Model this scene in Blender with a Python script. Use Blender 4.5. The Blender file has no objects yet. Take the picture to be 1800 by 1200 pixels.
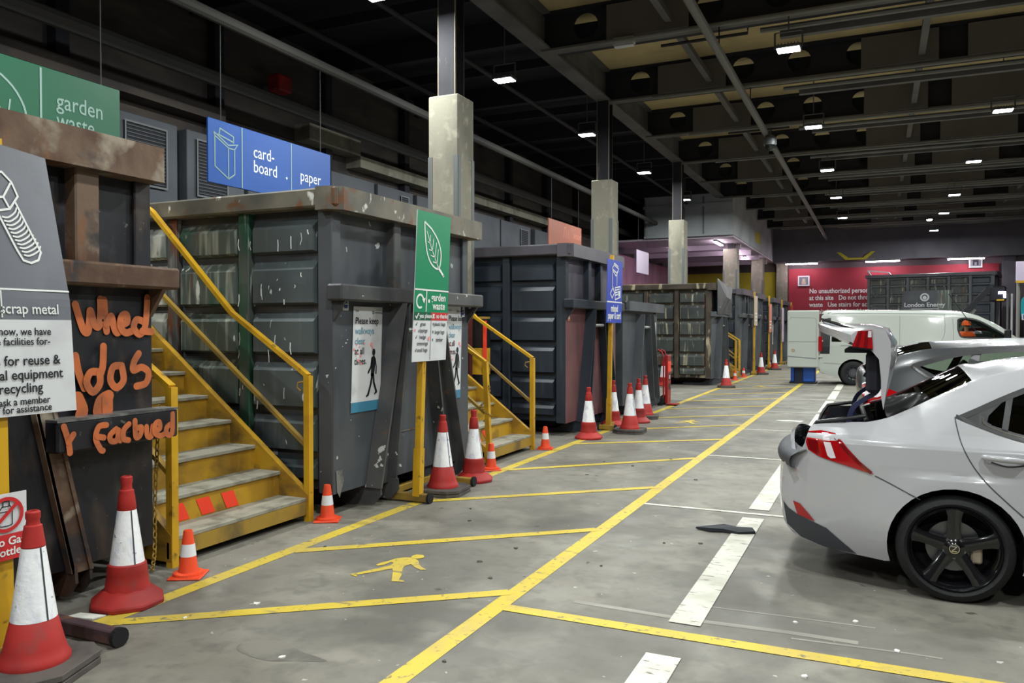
import bpy, bmesh, math, random
from mathutils import Vector, Matrix
from mathutils.geometry import tessellate_polygon
random.seed(7)
PI = math.pi
scn = bpy.context.scene
COL = scn.collection

# ------------------------------------------------------------------ camera
cd = bpy.data.cameras.new('camera')
cam = bpy.data.objects.new('camera', cd)
COL.objects.link(cam)
cd.sensor_width = 36.0
cd.lens = 1400.0 / 1800.0 * 36.0
cd.clip_end = 200
cam.location = (0, 0, 1.62)
cam.rotation_euler = (math.radians(90 - 0.982), 0, math.radians(24.669))
scn.camera = cam

# ------------------------------------------------------------------ view, world
scn.view_settings.view_transform = 'Standard'
scn.view_settings.look = 'None'
scn.view_settings.gamma = 1.0
scn.view_settings.use_curve_mapping = False
scn.view_settings.exposure = 0.0
wd = bpy.data.worlds.new('world')
scn.world = wd
wd.use_nodes = True
wd.node_tree.nodes['Background'].inputs[0].default_value = (0.72, 0.72, 0.8, 1)
wd.node_tree.nodes['Background'].inputs[1].default_value = 0.08

LAMP_W = 185.0      # watts of one ceiling floodlight
LIGHT_Z = 6.3
FLOODS = ([(-6.45, y) for y in (-4.6, 0.1, 4.85, 9.5, 13.7, 18.4, 23.6, 29.2)]
          + [(-1.4, y) for y in (-2.9, 2.8, 8.5, 14.2, 19.9, 25.5, 31.0, 36.8)]
          + [(2.42, y) for y in (-3.0, 2.8, 8.5, 14.3, 20.1, 25.9, 32.1, 37.0, 43.4)]
          + [(6.4, y) for y in (8.5, 20.1, 32.1)])  # this last row is out of view, added for its light

# ------------------------------------------------------------------ materials
def lin(v):
    v = v / 255.0
    return v / 12.92 if v <= 0.04045 else ((v + 0.055) / 1.055) ** 2.4
def S(c):
    return (lin(c[0]), lin(c[1]), lin(c[2]), 1.0)
MATS = {}
def M(name, col, rough=0.5, metal=0.0, layers=(), bump=0.0, bscale=40, emit=0.0, ecol=None, coat=0.0, trans=0.0, ior=1.45, spec=0.5, rvar=0.0):
    """layers: (colour, scale(xyz or float), lo, hi[, detail]) - noise masks over the base colour"""
    m = bpy.data.materials.new(name)
    m.use_nodes = True
    nt = m.node_tree
    b = nt.nodes['Principled BSDF']
    b.inputs['Roughness'].default_value = rough
    b.inputs['Metallic'].default_value = metal
    b.inputs['Specular IOR Level'].default_value = spec
    b.inputs['IOR'].default_value = ior
    b.inputs['Coat Weight'].default_value = coat
    b.inputs['Coat Roughness'].default_value = 0.06
    b.inputs['Transmission Weight'].default_value = trans
    b.inputs['Base Color'].default_value = S(col)
    if emit:
        b.inputs['Emission Color'].default_value = S(ecol or col)
        b.inputs['Emission Strength'].default_value = emit
    L = nt.links.new
    vec = None
    if layers or bump or rvar:
        tc = nt.nodes.new('ShaderNodeTexCoord')
        oi = nt.nodes.new('ShaderNodeObjectInfo')
        mul = nt.nodes.new('ShaderNodeMath'); mul.operation = 'MULTIPLY'; mul.inputs[1].default_value = 37.0
        L(oi.outputs['Random'], mul.inputs[0])
        add = nt.nodes.new('ShaderNodeVectorMath'); add.operation = 'ADD'
        L(tc.outputs['Object'], add.inputs[0]); L(mul.outputs[0], add.inputs[1])
        vec = add.outputs[0]
    def noise(scale, detail=4.0, dist=0.0):
        n = nt.nodes.new('ShaderNodeTexNoise')
        n.inputs['Detail'].default_value = detail
        n.inputs['Distortion'].default_value = dist
        if isinstance(scale, (tuple, list)):
            mp = nt.nodes.new('ShaderNodeMapping'); mp.inputs['Scale'].default_value = scale
            L(vec, mp.inputs['Vector']); L(mp.outputs[0], n.inputs['Vector']); n.inputs['Scale'].default_value = 1.0
        else:
            L(vec, n.inputs['Vector']); n.inputs['Scale'].default_value = scale
        return n.outputs['Fac']
    cur = None
    for ly in layers:
        c, sc, lo, hi = ly[:4]
        det = ly[4] if len(ly) > 4 else 5.0
        amt = ly[5] if len(ly) > 5 else 1.0
        f = noise(sc, det, 0.3)
        r = nt.nodes.new('ShaderNodeMapRange'); r.clamp = True
        r.inputs['From Min'].default_value = lo; r.inputs['From Max'].default_value = hi
        r.inputs['To Max'].default_value = amt
        L(f, r.inputs['Value'])
        mx = nt.nodes.new('ShaderNodeMix'); mx.data_type = 'RGBA'
        L(r.outputs[0], mx.inputs[0])
        if cur is None: mx.inputs[6].default_value = S(col)
        else: L(cur, mx.inputs[6])
        mx.inputs[7].default_value = S(c)
        cur = mx.outputs[2]
    if cur is not None: L(cur, b.inputs['Base Color'])
    if rvar:
        r = nt.nodes.new('ShaderNodeMapRange')
        r.inputs['From Min'].default_value = 0.3; r.inputs['From Max'].default_value = 0.7
        r.inputs['To Min'].default_value = max(0.02, rough - rvar); r.inputs['To Max'].default_value = min(1, rough + rvar)
        L(noise(3.0), r.inputs['Value']); L(r.outputs[0], b.inputs['Roughness'])
    if bump:
        bp = nt.nodes.new('ShaderNodeBump'); bp.inputs['Strength'].default_value = bump; bp.inputs['Distance'].default_value = 0.01
        L(noise(bscale), bp.inputs['Height']); L(bp.outputs[0], b.inputs['Normal'])
    MATS[name] = m
    return m

WH = (205, 208, 205)
M('concrete', (126, 122, 113), 0.62, layers=[((101, 98, 92), 0.55, 0.42, 0.64, 6), ((146, 142, 131), 1.7, 0.50, 0.70, 6, 0.7), ((84, 81, 77), (2.5, 0.6, 1), 0.62, 0.76, 7, 0.55), ((92, 90, 86), 9, 0.5, 0.75, 6, 0.6), ((190, 188, 180), 16, 0.745, 0.76, 2, 0.7), ((45, 44, 43), 7, 0.735, 0.76, 3, 0.8)], bump=0.12, bscale=60, rvar=0.16, spec=0.45)
M('yellow_line', (203, 178, 62), 0.6, layers=[((180, 158, 90), 3.0, 0.48, 0.70, 6, 0.8), ((110, 104, 88), 24, 0.60, 0.70, 8, 0.9), ((120, 112, 95), (4, 14, 1), 0.63, 0.72, 7, 0.8)])
M('white_line', (208, 206, 194), 0.6, layers=[((170, 166, 152), 3.0, 0.45, 0.7, 6, 0.8), ((112, 107, 97), (9, 40, 1), 0.60, 0.68, 8, 0.95)])
M('column_concrete', (146, 142, 127), 0.8, layers=[((116, 113, 102), (2, 2, 0.6), 0.45, 0.7, 6), ((182, 176, 158), 6, 0.55, 0.75, 5, 0.6)], bump=0.2, bscale=30)
M('column_red', (112, 52, 44), 0.65, layers=[((80, 42, 38), 3, 0.45, 0.7)])
M('corner_guard', (112, 116, 116), 0.6, 0.2)
M('steel_dark', (40, 38, 46), 0.75, layers=[((30, 30, 36), 2, 0.4, 0.7), ((90, 80, 70), (9, 9, 2), 0.66, 0.75, 6, 0.7)])
M('steel_edge', (120, 112, 98), 0.6)
M('beam_grey', (102, 101, 98), 0.7, layers=[((82, 80, 79), 1.5, 0.4, 0.7)])
M('beam_dark', (38, 38, 45), 0.8)
M('panel_grey', (102, 98, 96), 0.85, layers=[((94, 90, 89), 1.2, 0.4, 0.7)])
M('soffit_cream', (196, 178, 132), 0.85, layers=[((170, 152, 112), 1.0, 0.4, 0.7)])
M('soffit_dark', (36, 36, 44), 0.9)
M('wall_block', (84, 77, 74), 0.85, layers=[((68, 63, 63), 0.8, 0.4, 0.65), ((98, 89, 80), (0.6, 0.6, 3), 0.5, 0.7)])
M('wall_panel', (92, 96, 104), 0.6, layers=[((76, 80, 88), 0.9, 0.4, 0.7)])
M('louvre', (34, 35, 40), 0.7)
M('louvre_frame', (120, 124, 128), 0.5)
M('fascia', (112, 109, 118), 0.75, layers=[((96, 94, 102), 0.7, 0.4, 0.7)])
M('mezz_panel', (176, 181, 184), 0.6, layers=[((154, 158, 162), 0.8, 0.4, 0.7)])
M('mezz_soffit', (205, 190, 205), 0.6)
M('far_wall', (112, 102, 104), 0.8, layers=[((88, 78, 84), 0.7, 0.4, 0.7)])
M('pink_sheet', (176, 130, 150), 0.8, layers=[((145, 106, 128), (1, 1, .4), 0.42, 0.66)])
M('yellow_wall', (205, 190, 62), 0.8, layers=[((180, 165, 50), 0.8, 0.4, 0.7)])
M('red_hoarding', (154, 40, 56), 0.6, layers=[((138, 34, 50), 0.7, 0.4, 0.7)])
M('pipe_grey', (120, 120, 116), 0.6)
M('pipe_dim', (74, 72, 70), 0.75)
M('pipe_dark', (40, 40, 44), 0.6)
M('lamp_body', (96, 98, 100), 0.5, 0.3)
M('lamp_lens', (255, 255, 255), 0.5, emit=28.0, ecol=(246, 252, 255))
M('tube_glow', (255, 255, 255), 0.5, emit=45.0, ecol=(255, 238, 252))
M('spot_glow', (255, 255, 255), 0.5, emit=60.0, ecol=(205, 215, 255))
# bins
RUST = (92, 52, 34)
M('bin_slate', (76, 79, 84), 0.45, layers=[((58, 61, 67), 1.3, 0.42, 0.68), ((88, 90, 92), (5, 5, 1.2), 0.60, 0.74, 6, 0.6), ((190, 192, 190), 7, 0.715, 0.73, 3, 0.9)], rvar=0.12)
M('bin_whitewash', (196, 198, 190), 0.6, layers=[((120, 126, 122), (9, 9, 1.6), 0.46, 0.62, 5), ((70, 76, 74), (7, 7, 2.5), 0.58, 0.66, 5)])
M('rib_green', (46, 84, 66), 0.5, layers=[((78, 84, 80), (6, 6, 1.5), 0.46, 0.62, 5), ((190, 194, 188), (12, 12, 1.2), 0.62, 0.68, 4), ((30, 96, 62), 2.0, 0.56, 0.66)])
M('rib_rust', (84, 84, 84), 0.55, layers=[((120, 66, 40), (5, 5, 1.6), 0.46, 0.60, 6), ((150, 150, 146), (8, 8, 2), 0.58, 0.68, 5)])
M('bin_streaky', (88, 98, 93), 0.5, layers=[((66, 75, 74), 1.1, 0.42, 0.66), ((176, 180, 168), (16, 16, 0.9), 0.50, 0.70, 5, 0.8), ((36, 86, 62), (3, 3, 1.3), 0.60, 0.68, 5, 0.75), ((112, 66, 40), (5, 5, 0.8), 0.65, 0.72, 5, 0.8), ((214, 216, 210), (9, 9, 2.2), 0.69, 0.72, 3)])
M('bin_calm', (80, 88, 90), 0.45, layers=[((64, 71, 75), 1.1, 0.42, 0.66), ((104, 110, 110), (14, 14, 0.8), 0.56, 0.74, 5, 0.6), ((210, 214, 214), (10, 10, 3), 0.70, 0.72, 3)])
M('bin_rail', (112, 106, 92), 0.55, layers=[((84, 82, 76), 2.5, 0.40, 0.62), ((108, 70, 42), 5.0, 0.56, 0.66, 6), ((204, 204, 196), (6, 6, 4), 0.63, 0.68, 4), ((40, 84, 58), 2.0, 0.66, 0.70, 4)])
M('bin_rail_slate', (84, 84, 84), 0.5, layers=[((62, 63, 66), 2.5, 0.42, 0.66), ((110, 86, 64), 6, 0.62, 0.70, 6, 0.7), ((196, 198, 196), 9, 0.69, 0.71, 3)])
M('bin_navy', (44, 52, 62), 0.45, layers=[((33, 39, 49), 1.2, 0.42, 0.66), ((66, 72, 78), (12, 12, 0.9), 0.62, 0.76, 5, 0.5)])
M('bin_lilac', (84, 80, 88), 0.4, layers=[((64, 62, 70), 1.5, 0.42, 0.66)])
M('bin_red', (112, 74, 76), 0.45, layers=[((86, 62, 66), 1.4, 0.42, 0.66), ((70, 64, 68), (6, 6, 1), 0.56, 0.70)])
M('bin_black', (29, 29, 35), 0.5, layers=[((19, 19, 25), 2.2, 0.42, 0.60), ((66, 54, 46), (6, 6, 2.4), 0.54, 0.68, 7, 0.75), ((64, 66, 74), (5, 5, 3), 0.60, 0.70, 6, 0.6), ((120, 114, 108), 13, 0.68, 0.73, 7, 0.7)])
M('bin_rusty', (104, 84, 68), 0.65, layers=[((80, 56, 42), 2.8, 0.42, 0.58), ((146, 134, 118), 3.6, 0.54, 0.66, 7), ((48, 44, 46), 2.2, 0.60, 0.68, 5), ((118, 80, 52), (9, 9, 3), 0.60, 0.70, 6, 0.8)], bump=0.25, bscale=25)
M('bin_old', (70, 75, 72), 0.55, layers=[((50, 55, 56), 1.2, 0.42, 0.62), ((172, 166, 140), (11, 11, 1.1), 0.57, 0.70, 5, 0.85), ((98, 66, 44), (6, 6, 1.3), 0.60, 0.70, 5, 0.8)])
M('bin_old_rib', (74, 66, 56), 0.6, layers=[((58, 48, 40), 3, 0.42, 0.60), ((168, 158, 130), (6, 6, 1.6), 0.58, 0.68, 5)])
M('bin_grey', (82, 85, 90), 0.45, layers=[((64, 67, 72), 1.2, 0.42, 0.66), ((92, 96, 98), (8, 8, 1), 0.6, 0.75, 5, 0.5)])
M('bin_inside', (52, 46, 42), 0.8)
M('graffiti', (198, 106, 58), 0.6, layers=[((164, 90, 54), 7, 0.46, 0.66), ((112, 74, 54), 8, 0.60, 0.74, 4, 0.6)])
M('worn_bare', (150, 150, 150), 0.4, 0.6, layers=[((96, 96, 98), 6, 0.45, 0.6)])
# yellow steel
M('yellow_steel', (204, 158, 34), 0.45, layers=[((176, 132, 30), 3, 0.45, 0.68), ((96, 76, 40), 12, 0.64, 0.72, 7, 0.8)], rvar=0.1)
M('yellow_riser', (190, 146, 36), 0.55, layers=[((150, 112, 36), 2.5, 0.42, 0.62), ((78, 64, 42), (3, 3, 5), 0.52, 0.70, 6, 0.85)])
M('yellow_dull', (160, 128, 50), 0.55, layers=[((112, 92, 52), 3, 0.45, 0.66)])
M('tread', (152, 148, 134), 0.7, layers=[((116, 112, 100), 6, 0.46, 0.68)], bump=0.5, bscale=90)
M('tape_red', (252, 70, 46), 0.45)
M('brown_tube', (70, 52, 58), 0.6, layers=[((104, 70, 52), 8, 0.52, 0.66)])
# cones
M('cone_red', (176, 42, 38), 0.6, layers=[((140, 40, 40), 3, 0.45, 0.7), ((120, 70, 64), 9, 0.62, 0.75, 6, 0.5)])
M('cone_orange', (236, 78, 40), 0.45, layers=[((200, 64, 40), 4, 0.5, 0.7)])
M('sleeve', (250, 251, 255), 0.3, 0.0, layers=[((212, 214, 232), (14, 14, 5), 0.52, 0.66, 6, 0.8), ((130, 128, 150), 24, 0.68, 0.71, 4, 0.7)], bump=0.5, bscale=26)
M('sleeve_small', (232, 234, 240), 0.35)
M('cone_base', (92, 86, 82), 0.8, layers=[((66, 62, 62), 5, 0.42, 0.66)])
# signs
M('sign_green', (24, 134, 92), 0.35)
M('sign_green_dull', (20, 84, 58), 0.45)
M('sign_blue', (26, 74, 148), 0.45)
M('sign_blue_deep', (42, 66, 176), 0.4)
M('sign_grey', (112, 114, 122), 0.5, layers=[((98, 100, 108), 3, 0.45, 0.7)])
M('sign_white', (212, 213, 216), 0.5, layers=[((196, 196, 200), 4, 0.5, 0.7)])
M('sign_ink', (26, 28, 34), 0.6)
M('sign_teal_ink', (104, 150, 168), 0.6)
M('sign_teal', (62, 128, 158), 0.5)
M('sign_red', (196, 42, 46), 0.5)
M('sign_graphic', (226, 228, 226), 0.5)
M('sign_dim', (130, 156, 148), 0.5)
M('pink_mark', (244, 140, 140), 0.6)
M('sign_brown', (150, 84, 62), 0.5)
M('sign_salmon', (196, 124, 104), 0.5)
M('sign_beige', (186, 170, 150), 0.5)
M('sign_blank', (190, 178, 200), 0.35)
M('sticker_blue', (52, 72, 150), 0.5)
# vehicles
M('paint_white', (172, 172, 176), 0.22, coat=0.7)
M('paint_van', (176, 181, 175), 0.25, coat=0.6)
M('paint_grey', (50, 52, 56), 0.34, 0.2, coat=0.6)
def thin_glass(name, tint):
    m = bpy.data.materials.new(name); m.use_nodes = True; nt = m.node_tree
    nt.nodes.remove(nt.nodes['Principled BSDF'])
    tr = nt.nodes.new('ShaderNodeBsdfTransparent'); tr.inputs[0].default_value = S(tint)
    gl = nt.nodes.new('ShaderNodeBsdfGlossy'); gl.inputs['Roughness'].default_value = 0.02
    fr = nt.nodes.new('ShaderNodeLayerWeight'); fr.inputs['Blend'].default_value = 0.25
    mx = nt.nodes.new('ShaderNodeMixShader'); L = nt.links.new
    L(fr.outputs['Fresnel'], mx.inputs[0]); L(tr.outputs[0], mx.inputs[1]); L(gl.outputs[0], mx.inputs[2]); L(mx.outputs[0], nt.nodes['Material Output'].inputs['Surface'])
    MATS[name] = m
thin_glass('glass', (205, 215, 205))
thin_glass('glass_tinted', (88, 98, 92))
M('glass_dark', (20, 25, 24), 0.03, spec=0.7)
M('trim_black', (22, 22, 26), 0.4)
M('trim_plastic', (58, 60, 66), 0.55)
M('chrome', (210, 212, 215), 0.12, 1.0)
M('tyre', (26, 26, 28), 0.75, bump=0.3, bscale=50)
M('rim_black', (17, 17, 20), 0.16, coat=0.8)
M('rim_steel', (84, 86, 90), 0.4, 0.6)
M('brake_disc', (120, 120, 124), 0.35, 0.8)
M('lamp_red', (158, 10, 16), 0.08, coat=1.0)
M('lamp_red_deep', (112, 10, 14), 0.08, coat=1.0)
M('lamp_clear', (215, 208, 214), 0.08, coat=1.0)
M('boot_lining', (28, 28, 38), 0.9)
M('hinge_navy', (40, 44, 78), 0.45)
M('seat', (46, 44, 46), 0.8)
M('gap_line', (60, 62, 66), 0.7)
M('underbody', (14, 14, 16), 0.9)
M('plastic_blue', (28, 78, 164), 0.45)
M('plastic_navy', (18, 26, 52), 0.5)
M('hivis', (250, 92, 36), 0.6)
M('skin', (186, 140, 116), 0.6)
M('hair', (40, 32, 28), 0.8)
M('navy_cloth', (32, 36, 52), 0.8)
M('retro', (216, 220, 224), 0.35)
M('truck_red', (150, 28, 28), 0.45)
M('rubber', (20, 20, 22), 0.75)
M('teal_board', (28, 160, 176), 0.45)
M('paper', (222, 222, 214), 0.7)
M('cloth_black', (38, 40, 46), 0.8)
M('grit', (90, 84, 74), 0.9)
M('seam_crease_shade', (130, 134, 136), 0.45, 0.4)  # grey for van seams and for shadow painted along pressed creases

# ------------------------------------------------------------------ mesh builder
class MB:
    def __init__(s):
        s.v = []; s.f = []; s.m = []; s.names = []; s.T = None
    def mi(s, mat):
        if mat not in s.names: s.names.append(mat)
        return s.names.index(mat)
    def add(s, vs, fs, mat):
        o = len(s.v); k = s.mi(mat)
        if s.T is not None: vs = [s.T @ Vector(p) for p in vs]
        s.v += [tuple(p) for p in vs]
        for f in fs:
            s.f.append([i + o for i in f]); s.m.append(k)
    def box(s, x0, x1, y0, y1, z0, z1, mat, ch=0.0):
        x0, x1 = min(x0, x1), max(x0, x1); y0, y1 = min(y0, y1), max(y0, y1); z0, z1 = min(z0, z1), max(z0, z1)
        if ch <= 0:
            vs = [(x, y, z) for z in (z0, z1) for y in (y0, y1) for x in (x0, x1)]
            s.add(vs, [(0, 2, 3, 1), (4, 5, 7, 6), (0, 1, 5, 4), (2, 6, 7, 3), (0, 4, 6, 2), (1, 3, 7, 5)], mat)
            return
        ch = min(ch, (x1 - x0) * .45, (y1 - y0) * .45, (z1 - z0) * .45)
        bm = bmesh.new()
        r = bmesh.ops.create_cube(bm, size=1.0)
        for v in bm.verts:
            v.co = Vector(((x0 + x1) / 2 + v.co.x * (x1 - x0), (y0 + y1) / 2 + v.co.y * (y1 - y0), (z0 + z1) / 2 + v.co.z * (z1 - z0)))
        bmesh.ops.bevel(bm, geom=bm.edges[:], offset=ch, segments=1, affect='EDGES', profile=0.5)
        s.bm(bm, mat)
    def bm(s, bm, mat):
        bm.verts.ensure_lookup_table(); bm.verts.index_update()
        s.add([v.co.copy() for v in bm.verts], [[v.index for v in f.verts] for f in bm.faces], mat)
        bm.free()
    def obox(s, c, ax, ay, az, mat):
        c = Vector(c); ax = Vector(ax); ay = Vector(ay); az = Vector(az)
        vs = [c + ax * i + ay * j + az * k for k in (-1, 1) for j in (-1, 1) for i in (-1, 1)]
        s.add(vs, [(0, 2, 3, 1), (4, 5, 7, 6), (0, 1, 5, 4), (2, 6, 7, 3), (0, 4, 6, 2), (1, 3, 7, 5)], mat)
    def bar(s, a, b, w, h, mat, up=(0, 0, 1)):
        """rectangular bar from a to b, w across, h along up"""
        a = Vector(a); b = Vector(b); d = (b - a); n = d.normalized(); u = Vector(up)
        sd = n.cross(u)
        if sd.length < 1e-4: sd = n.cross(Vector((0, 1, 0)))
        sd.normalize(); u = sd.cross(n).normalized()
        s.obox((a + b) / 2, d / 2, sd * w / 2, u * h / 2, mat)
    def prism(s, pts, d, mat):
        """closed polygon of 3-D pts extruded by vector d"""
        n = len(pts); d = Vector(d)
        vs = [Vector(p) for p in pts] + [Vector(p) + d for p in pts]
        fs = [list(range(n))[::-1], list(range(n, 2 * n))] + [(i, (i + 1) % n, n + (i + 1) % n, n + i) for i in range(n)]
        s.add(vs, fs, mat)
    def tube(s, pts, r, mat, n=8, cap=True, closed=False):
        pts = [Vector(p) for p in pts]; N = len(pts); vs = []; fs = []
        prev = None
        for i, p in enumerate(pts):
            if closed: t = (pts[(i + 1) % N] - pts[i - 1]).normalized()
            else: t = (pts[min(i + 1, N - 1)] - pts[max(i - 1, 0)]).normalized()
            if prev is None:
                a = Vector((0, 0, 1)) if abs(t.z) < 0.9 else Vector((1, 0, 0))
                u = t.cross(a).normalized()
            else:
                u = (prev - t * prev.dot(t)).normalized()
            prev = u; w = t.cross(u)
            rr = r[i] if isinstance(r, (list, tuple)) else r
            for k in range(n):
                an = 2 * PI * k / n
                vs.append(p + u * math.cos(an) * rr + w * math.sin(an) * rr)
        for i in range(N if closed else N - 1):
            for k in range(n):
                a = i * n + k; b = i * n + (k + 1) % n; c = ((i + 1) % N) * n + (k + 1) % n; d = ((i + 1) % N) * n + k
                fs.append((a, b, c, d))
        if cap and not closed:
            fs.append(list(range(n))[::-1]); fs.append([(N - 1) * n + k for k in range(n)])
        s.add(vs, fs, mat)
    def lathe(s, prof, mat, n=24, c=(0, 0, 0), axis='z', sq=None, a0=0.0, a1=2 * PI):
        """prof: (radius, height) list around an axis through c"""
        full = abs(a1 - a0 - 2 * PI) < 1e-6
        vs = []; fs = []; K = n if full else n + 1
        for r, h in prof:
            for k in range(K):
                an = a0 + (a1 - a0) * k / n
                x, y = r * math.cos(an), r * math.sin(an)
                if axis == 'z': p = (c[0] + x, c[1] + y, c[2] + h)
                elif axis == 'y': p = (c[0] + x, c[1] + h, c[2] + y)
                else: p = (c[0] + h, c[1] + x, c[2] + y)
                vs.append(p)
        for i in range(len(prof) - 1):
            for k in range(n):
                k2 = (k + 1) % K
                fs.append((i * K + k, i * K + k2, (i + 1) * K + k2, (i + 1) * K + k))
        s.add(vs, fs, mat)
    # drawing on a plane: P = (origin, right, up, normal)
    def pt(s, P, a, b, off=0.0):
        return P[0] + P[1] * a + P[2] * b + P[3] * off
    def poly(s, P, pts, mat, off=0.003):
        s.add([s.pt(P, a, b, off) for a, b in pts], [list(range(len(pts)))], mat)
    def rect(s, P, a0, b0, a1, b1, mat, off=0.003):
        s.poly(P, [(a0, b0), (a1, b0), (a1, b1), (a0, b1)], mat, off)
    def disc(s, P, a, b, r, mat, off=0.003, n=24, rx=1.0):
        s.poly(P, [(a + rx * r * math.cos(2 * PI * k / n), b + r * math.sin(2 * PI * k / n)) for k in range(n)], mat, off)
    def ring(s, P, a, b, r0, r1, mat, off=0.003, n=32, t0=0, t1=2 * PI):
        for k in range(n):
            u = t0 + (t1 - t0) * k / n; w = t0 + (t1 - t0) * (k + 1) / n
            s.poly(P, [(a + r0 * math.cos(u), b + r0 * math.sin(u)), (a + r1 * math.cos(u), b + r1 * math.sin(u)),
                       (a + r1 * math.cos(w), b + r1 * math.sin(w)), (a + r0 * math.cos(w), b + r0 * math.sin(w))], mat, off)
    def stroke(s, P, pts, w, mat, off=0.003, closed=False, cap=True):
        """polyline of width w, mitred, on plane P"""
        pts = [Vector((p[0], p[1])) for p in pts]; N = len(pts); L = []; R = []
        for i in range(N):
            if closed: p0, p1, p2 = pts[i - 1], pts[i], pts[(i + 1) % N]
            else: p0, p1, p2 = pts[max(i - 1, 0)], pts[i], pts[min(i + 1, N - 1)]
            d1 = (p1 - p0); d2 = (p2 - p1)
            if d1.length < 1e-9: d1 = d2
            if d2.length < 1e-9: d2 = d1
            d1 = d1.normalized(); d2 = d2.normalized()
            n1 = Vector((-d1.y, d1.x)); n2 = Vector((-d2.y, d2.x)); m = n1 + n2
            if m.length < 0.3: m = n1
            m.normalize(); k = 1.0 / max(0.5, m.dot(n1))
            L.append(p1 + m * w / 2 * k); R.append(p1 - m * w / 2 * k)
        vs = [s.pt(P, p.x, p.y, off) for p in L + R]
        fs = [(i, (i + 1) % N, N + (i + 1) % N, N + i) for i in range(N if closed else N - 1)]
        s.add(vs, fs, mat)
        if cap and not closed and w > 0.02:
            s.disc(P, pts[0].x, pts[0].y, w / 2, mat, off, 10); s.disc(P, pts[-1].x, pts[-1].y, w / 2, mat, off, 10)
    def text(s, P, string, size, a, b, mat, off=0.003, bold=0.0, align='LEFT', sx=1.0):
        vs, fs = glyphs(string, bold, align)
        s.add([s.pt(P, a + x * size * sx, b + y * size, off) for x, y in vs], fs, mat)
    def build(s, name, parent=None, org=(0, 0, 0), smooth=False, ang=38, bevel=0.0, clean=False):
        me = bpy.data.meshes.new(name)
        ox, oy, oz = org
        me.from_pydata([(x - ox, y - oy, z - oz) for x, y, z in s.v], [], s.f)
        for n in s.names: me.materials.append(MATS[n])
        me.polygons.foreach_set('material_index', s.m)
        if clean:
            bm = bmesh.new(); bm.from_mesh(me)
            bmesh.ops.remove_doubles(bm, verts=bm.verts[:], dist=0.0004)
            bmesh.ops.recalc_face_normals(bm, faces=bm.faces[:])
            bm.to_mesh(me); bm.free()
        me.update()
        if smooth:
            me.polygons.foreach_set('use_smooth', [True] * len(me.polygons))
            me.set_sharp_from_angle(angle=math.radians(ang))
        o = bpy.data.objects.new(name, me)
        COL.objects.link(o)
        if parent is not None: o.parent = parent
        else: o.location = org
        if bevel:
            md = o.modifiers.new('edge', 'BEVEL'); md.width = bevel; md.segments = 1; md.limit_method = 'ANGLE'; md.angle_limit = math.radians(50)
        return o
_G = {}
def glyphs(string, bold, align):
    key = (string, bold, align)
    if key not in _G:
        cu = bpy.data.curves.new('t', 'FONT'); cu.body = string; cu.size = 1.0; cu.offset = bold; cu.resolution_u = 3; cu.align_x = align
        o = bpy.data.objects.new('t', cu); COL.objects.link(o)
        dg = bpy.context.evaluated_depsgraph_get()
        me = bpy.data.meshes.new_from_object(o.evaluated_get(dg))
        _G[key] = ([(v.co.x, v.co.y) for v in me.vertices], [list(p.vertices) for p in me.polygons])
        bpy.data.objects.remove(o); bpy.data.curves.remove(cu); bpy.data.meshes.remove(me)
    return _G[key]
def plane(o, r, u):
    r = Vector(r).normalized(); u = Vector(u).normalized()
    return (Vector(o), r, u, r.cross(u))
def tag(o, label, cat, group=None):
    o['label'] = label; o['category'] = cat
    if group: o['group'] = group
    return o
def structure(o):
    o['kind'] = 'structure'
    return o
def thing(name, label, cat, loc=(0, 0, 0), rz=0.0, group=None):
    o = bpy.data.objects.new(name, None); COL.objects.link(o)
    o.empty_display_size = 0.2
    o.location = loc; o.rotation_euler = (0, 0, rz)
    return tag(o, label, cat, group)
def copy_tree(o, loc=None, rz=None, label=None, parent=None, group=None):
    c = o.copy(); COL.objects.link(c)
    if parent is not None: c.parent = parent
    if loc is not None: c.location = loc
    if rz is not None: c.rotation_euler = (0, 0, rz)
    if label: c['label'] = label
    if group: c['group'] = group
    for ch in list(o.children): copy_tree(ch, parent=c)
    return c
def crom(pts, n=4, closed=False):
    """Catmull-Rom through points of any dimension"""
    P = [Vector(p) for p in pts]; N = len(P); out = []
    for i in range(N if closed else N - 1):
        p0 = P[i - 1] if (closed or i > 0) else P[0]
        p1 = P[i]; p2 = P[(i + 1) % N]
        p3 = P[(i + 2) % N] if (closed or i + 2 < N) else P[-1]
        for k in range(n):
            t = k / n
            out.append(0.5 * ((2 * p1) + (p2 - p0) * t + (2 * p0 - 5 * p1 + 4 * p2 - p3) * t * t + (3 * p1 - p0 - 3 * p2 + p3) * t ** 3))
    if not closed: out.append(P[-1])
    return out

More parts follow.
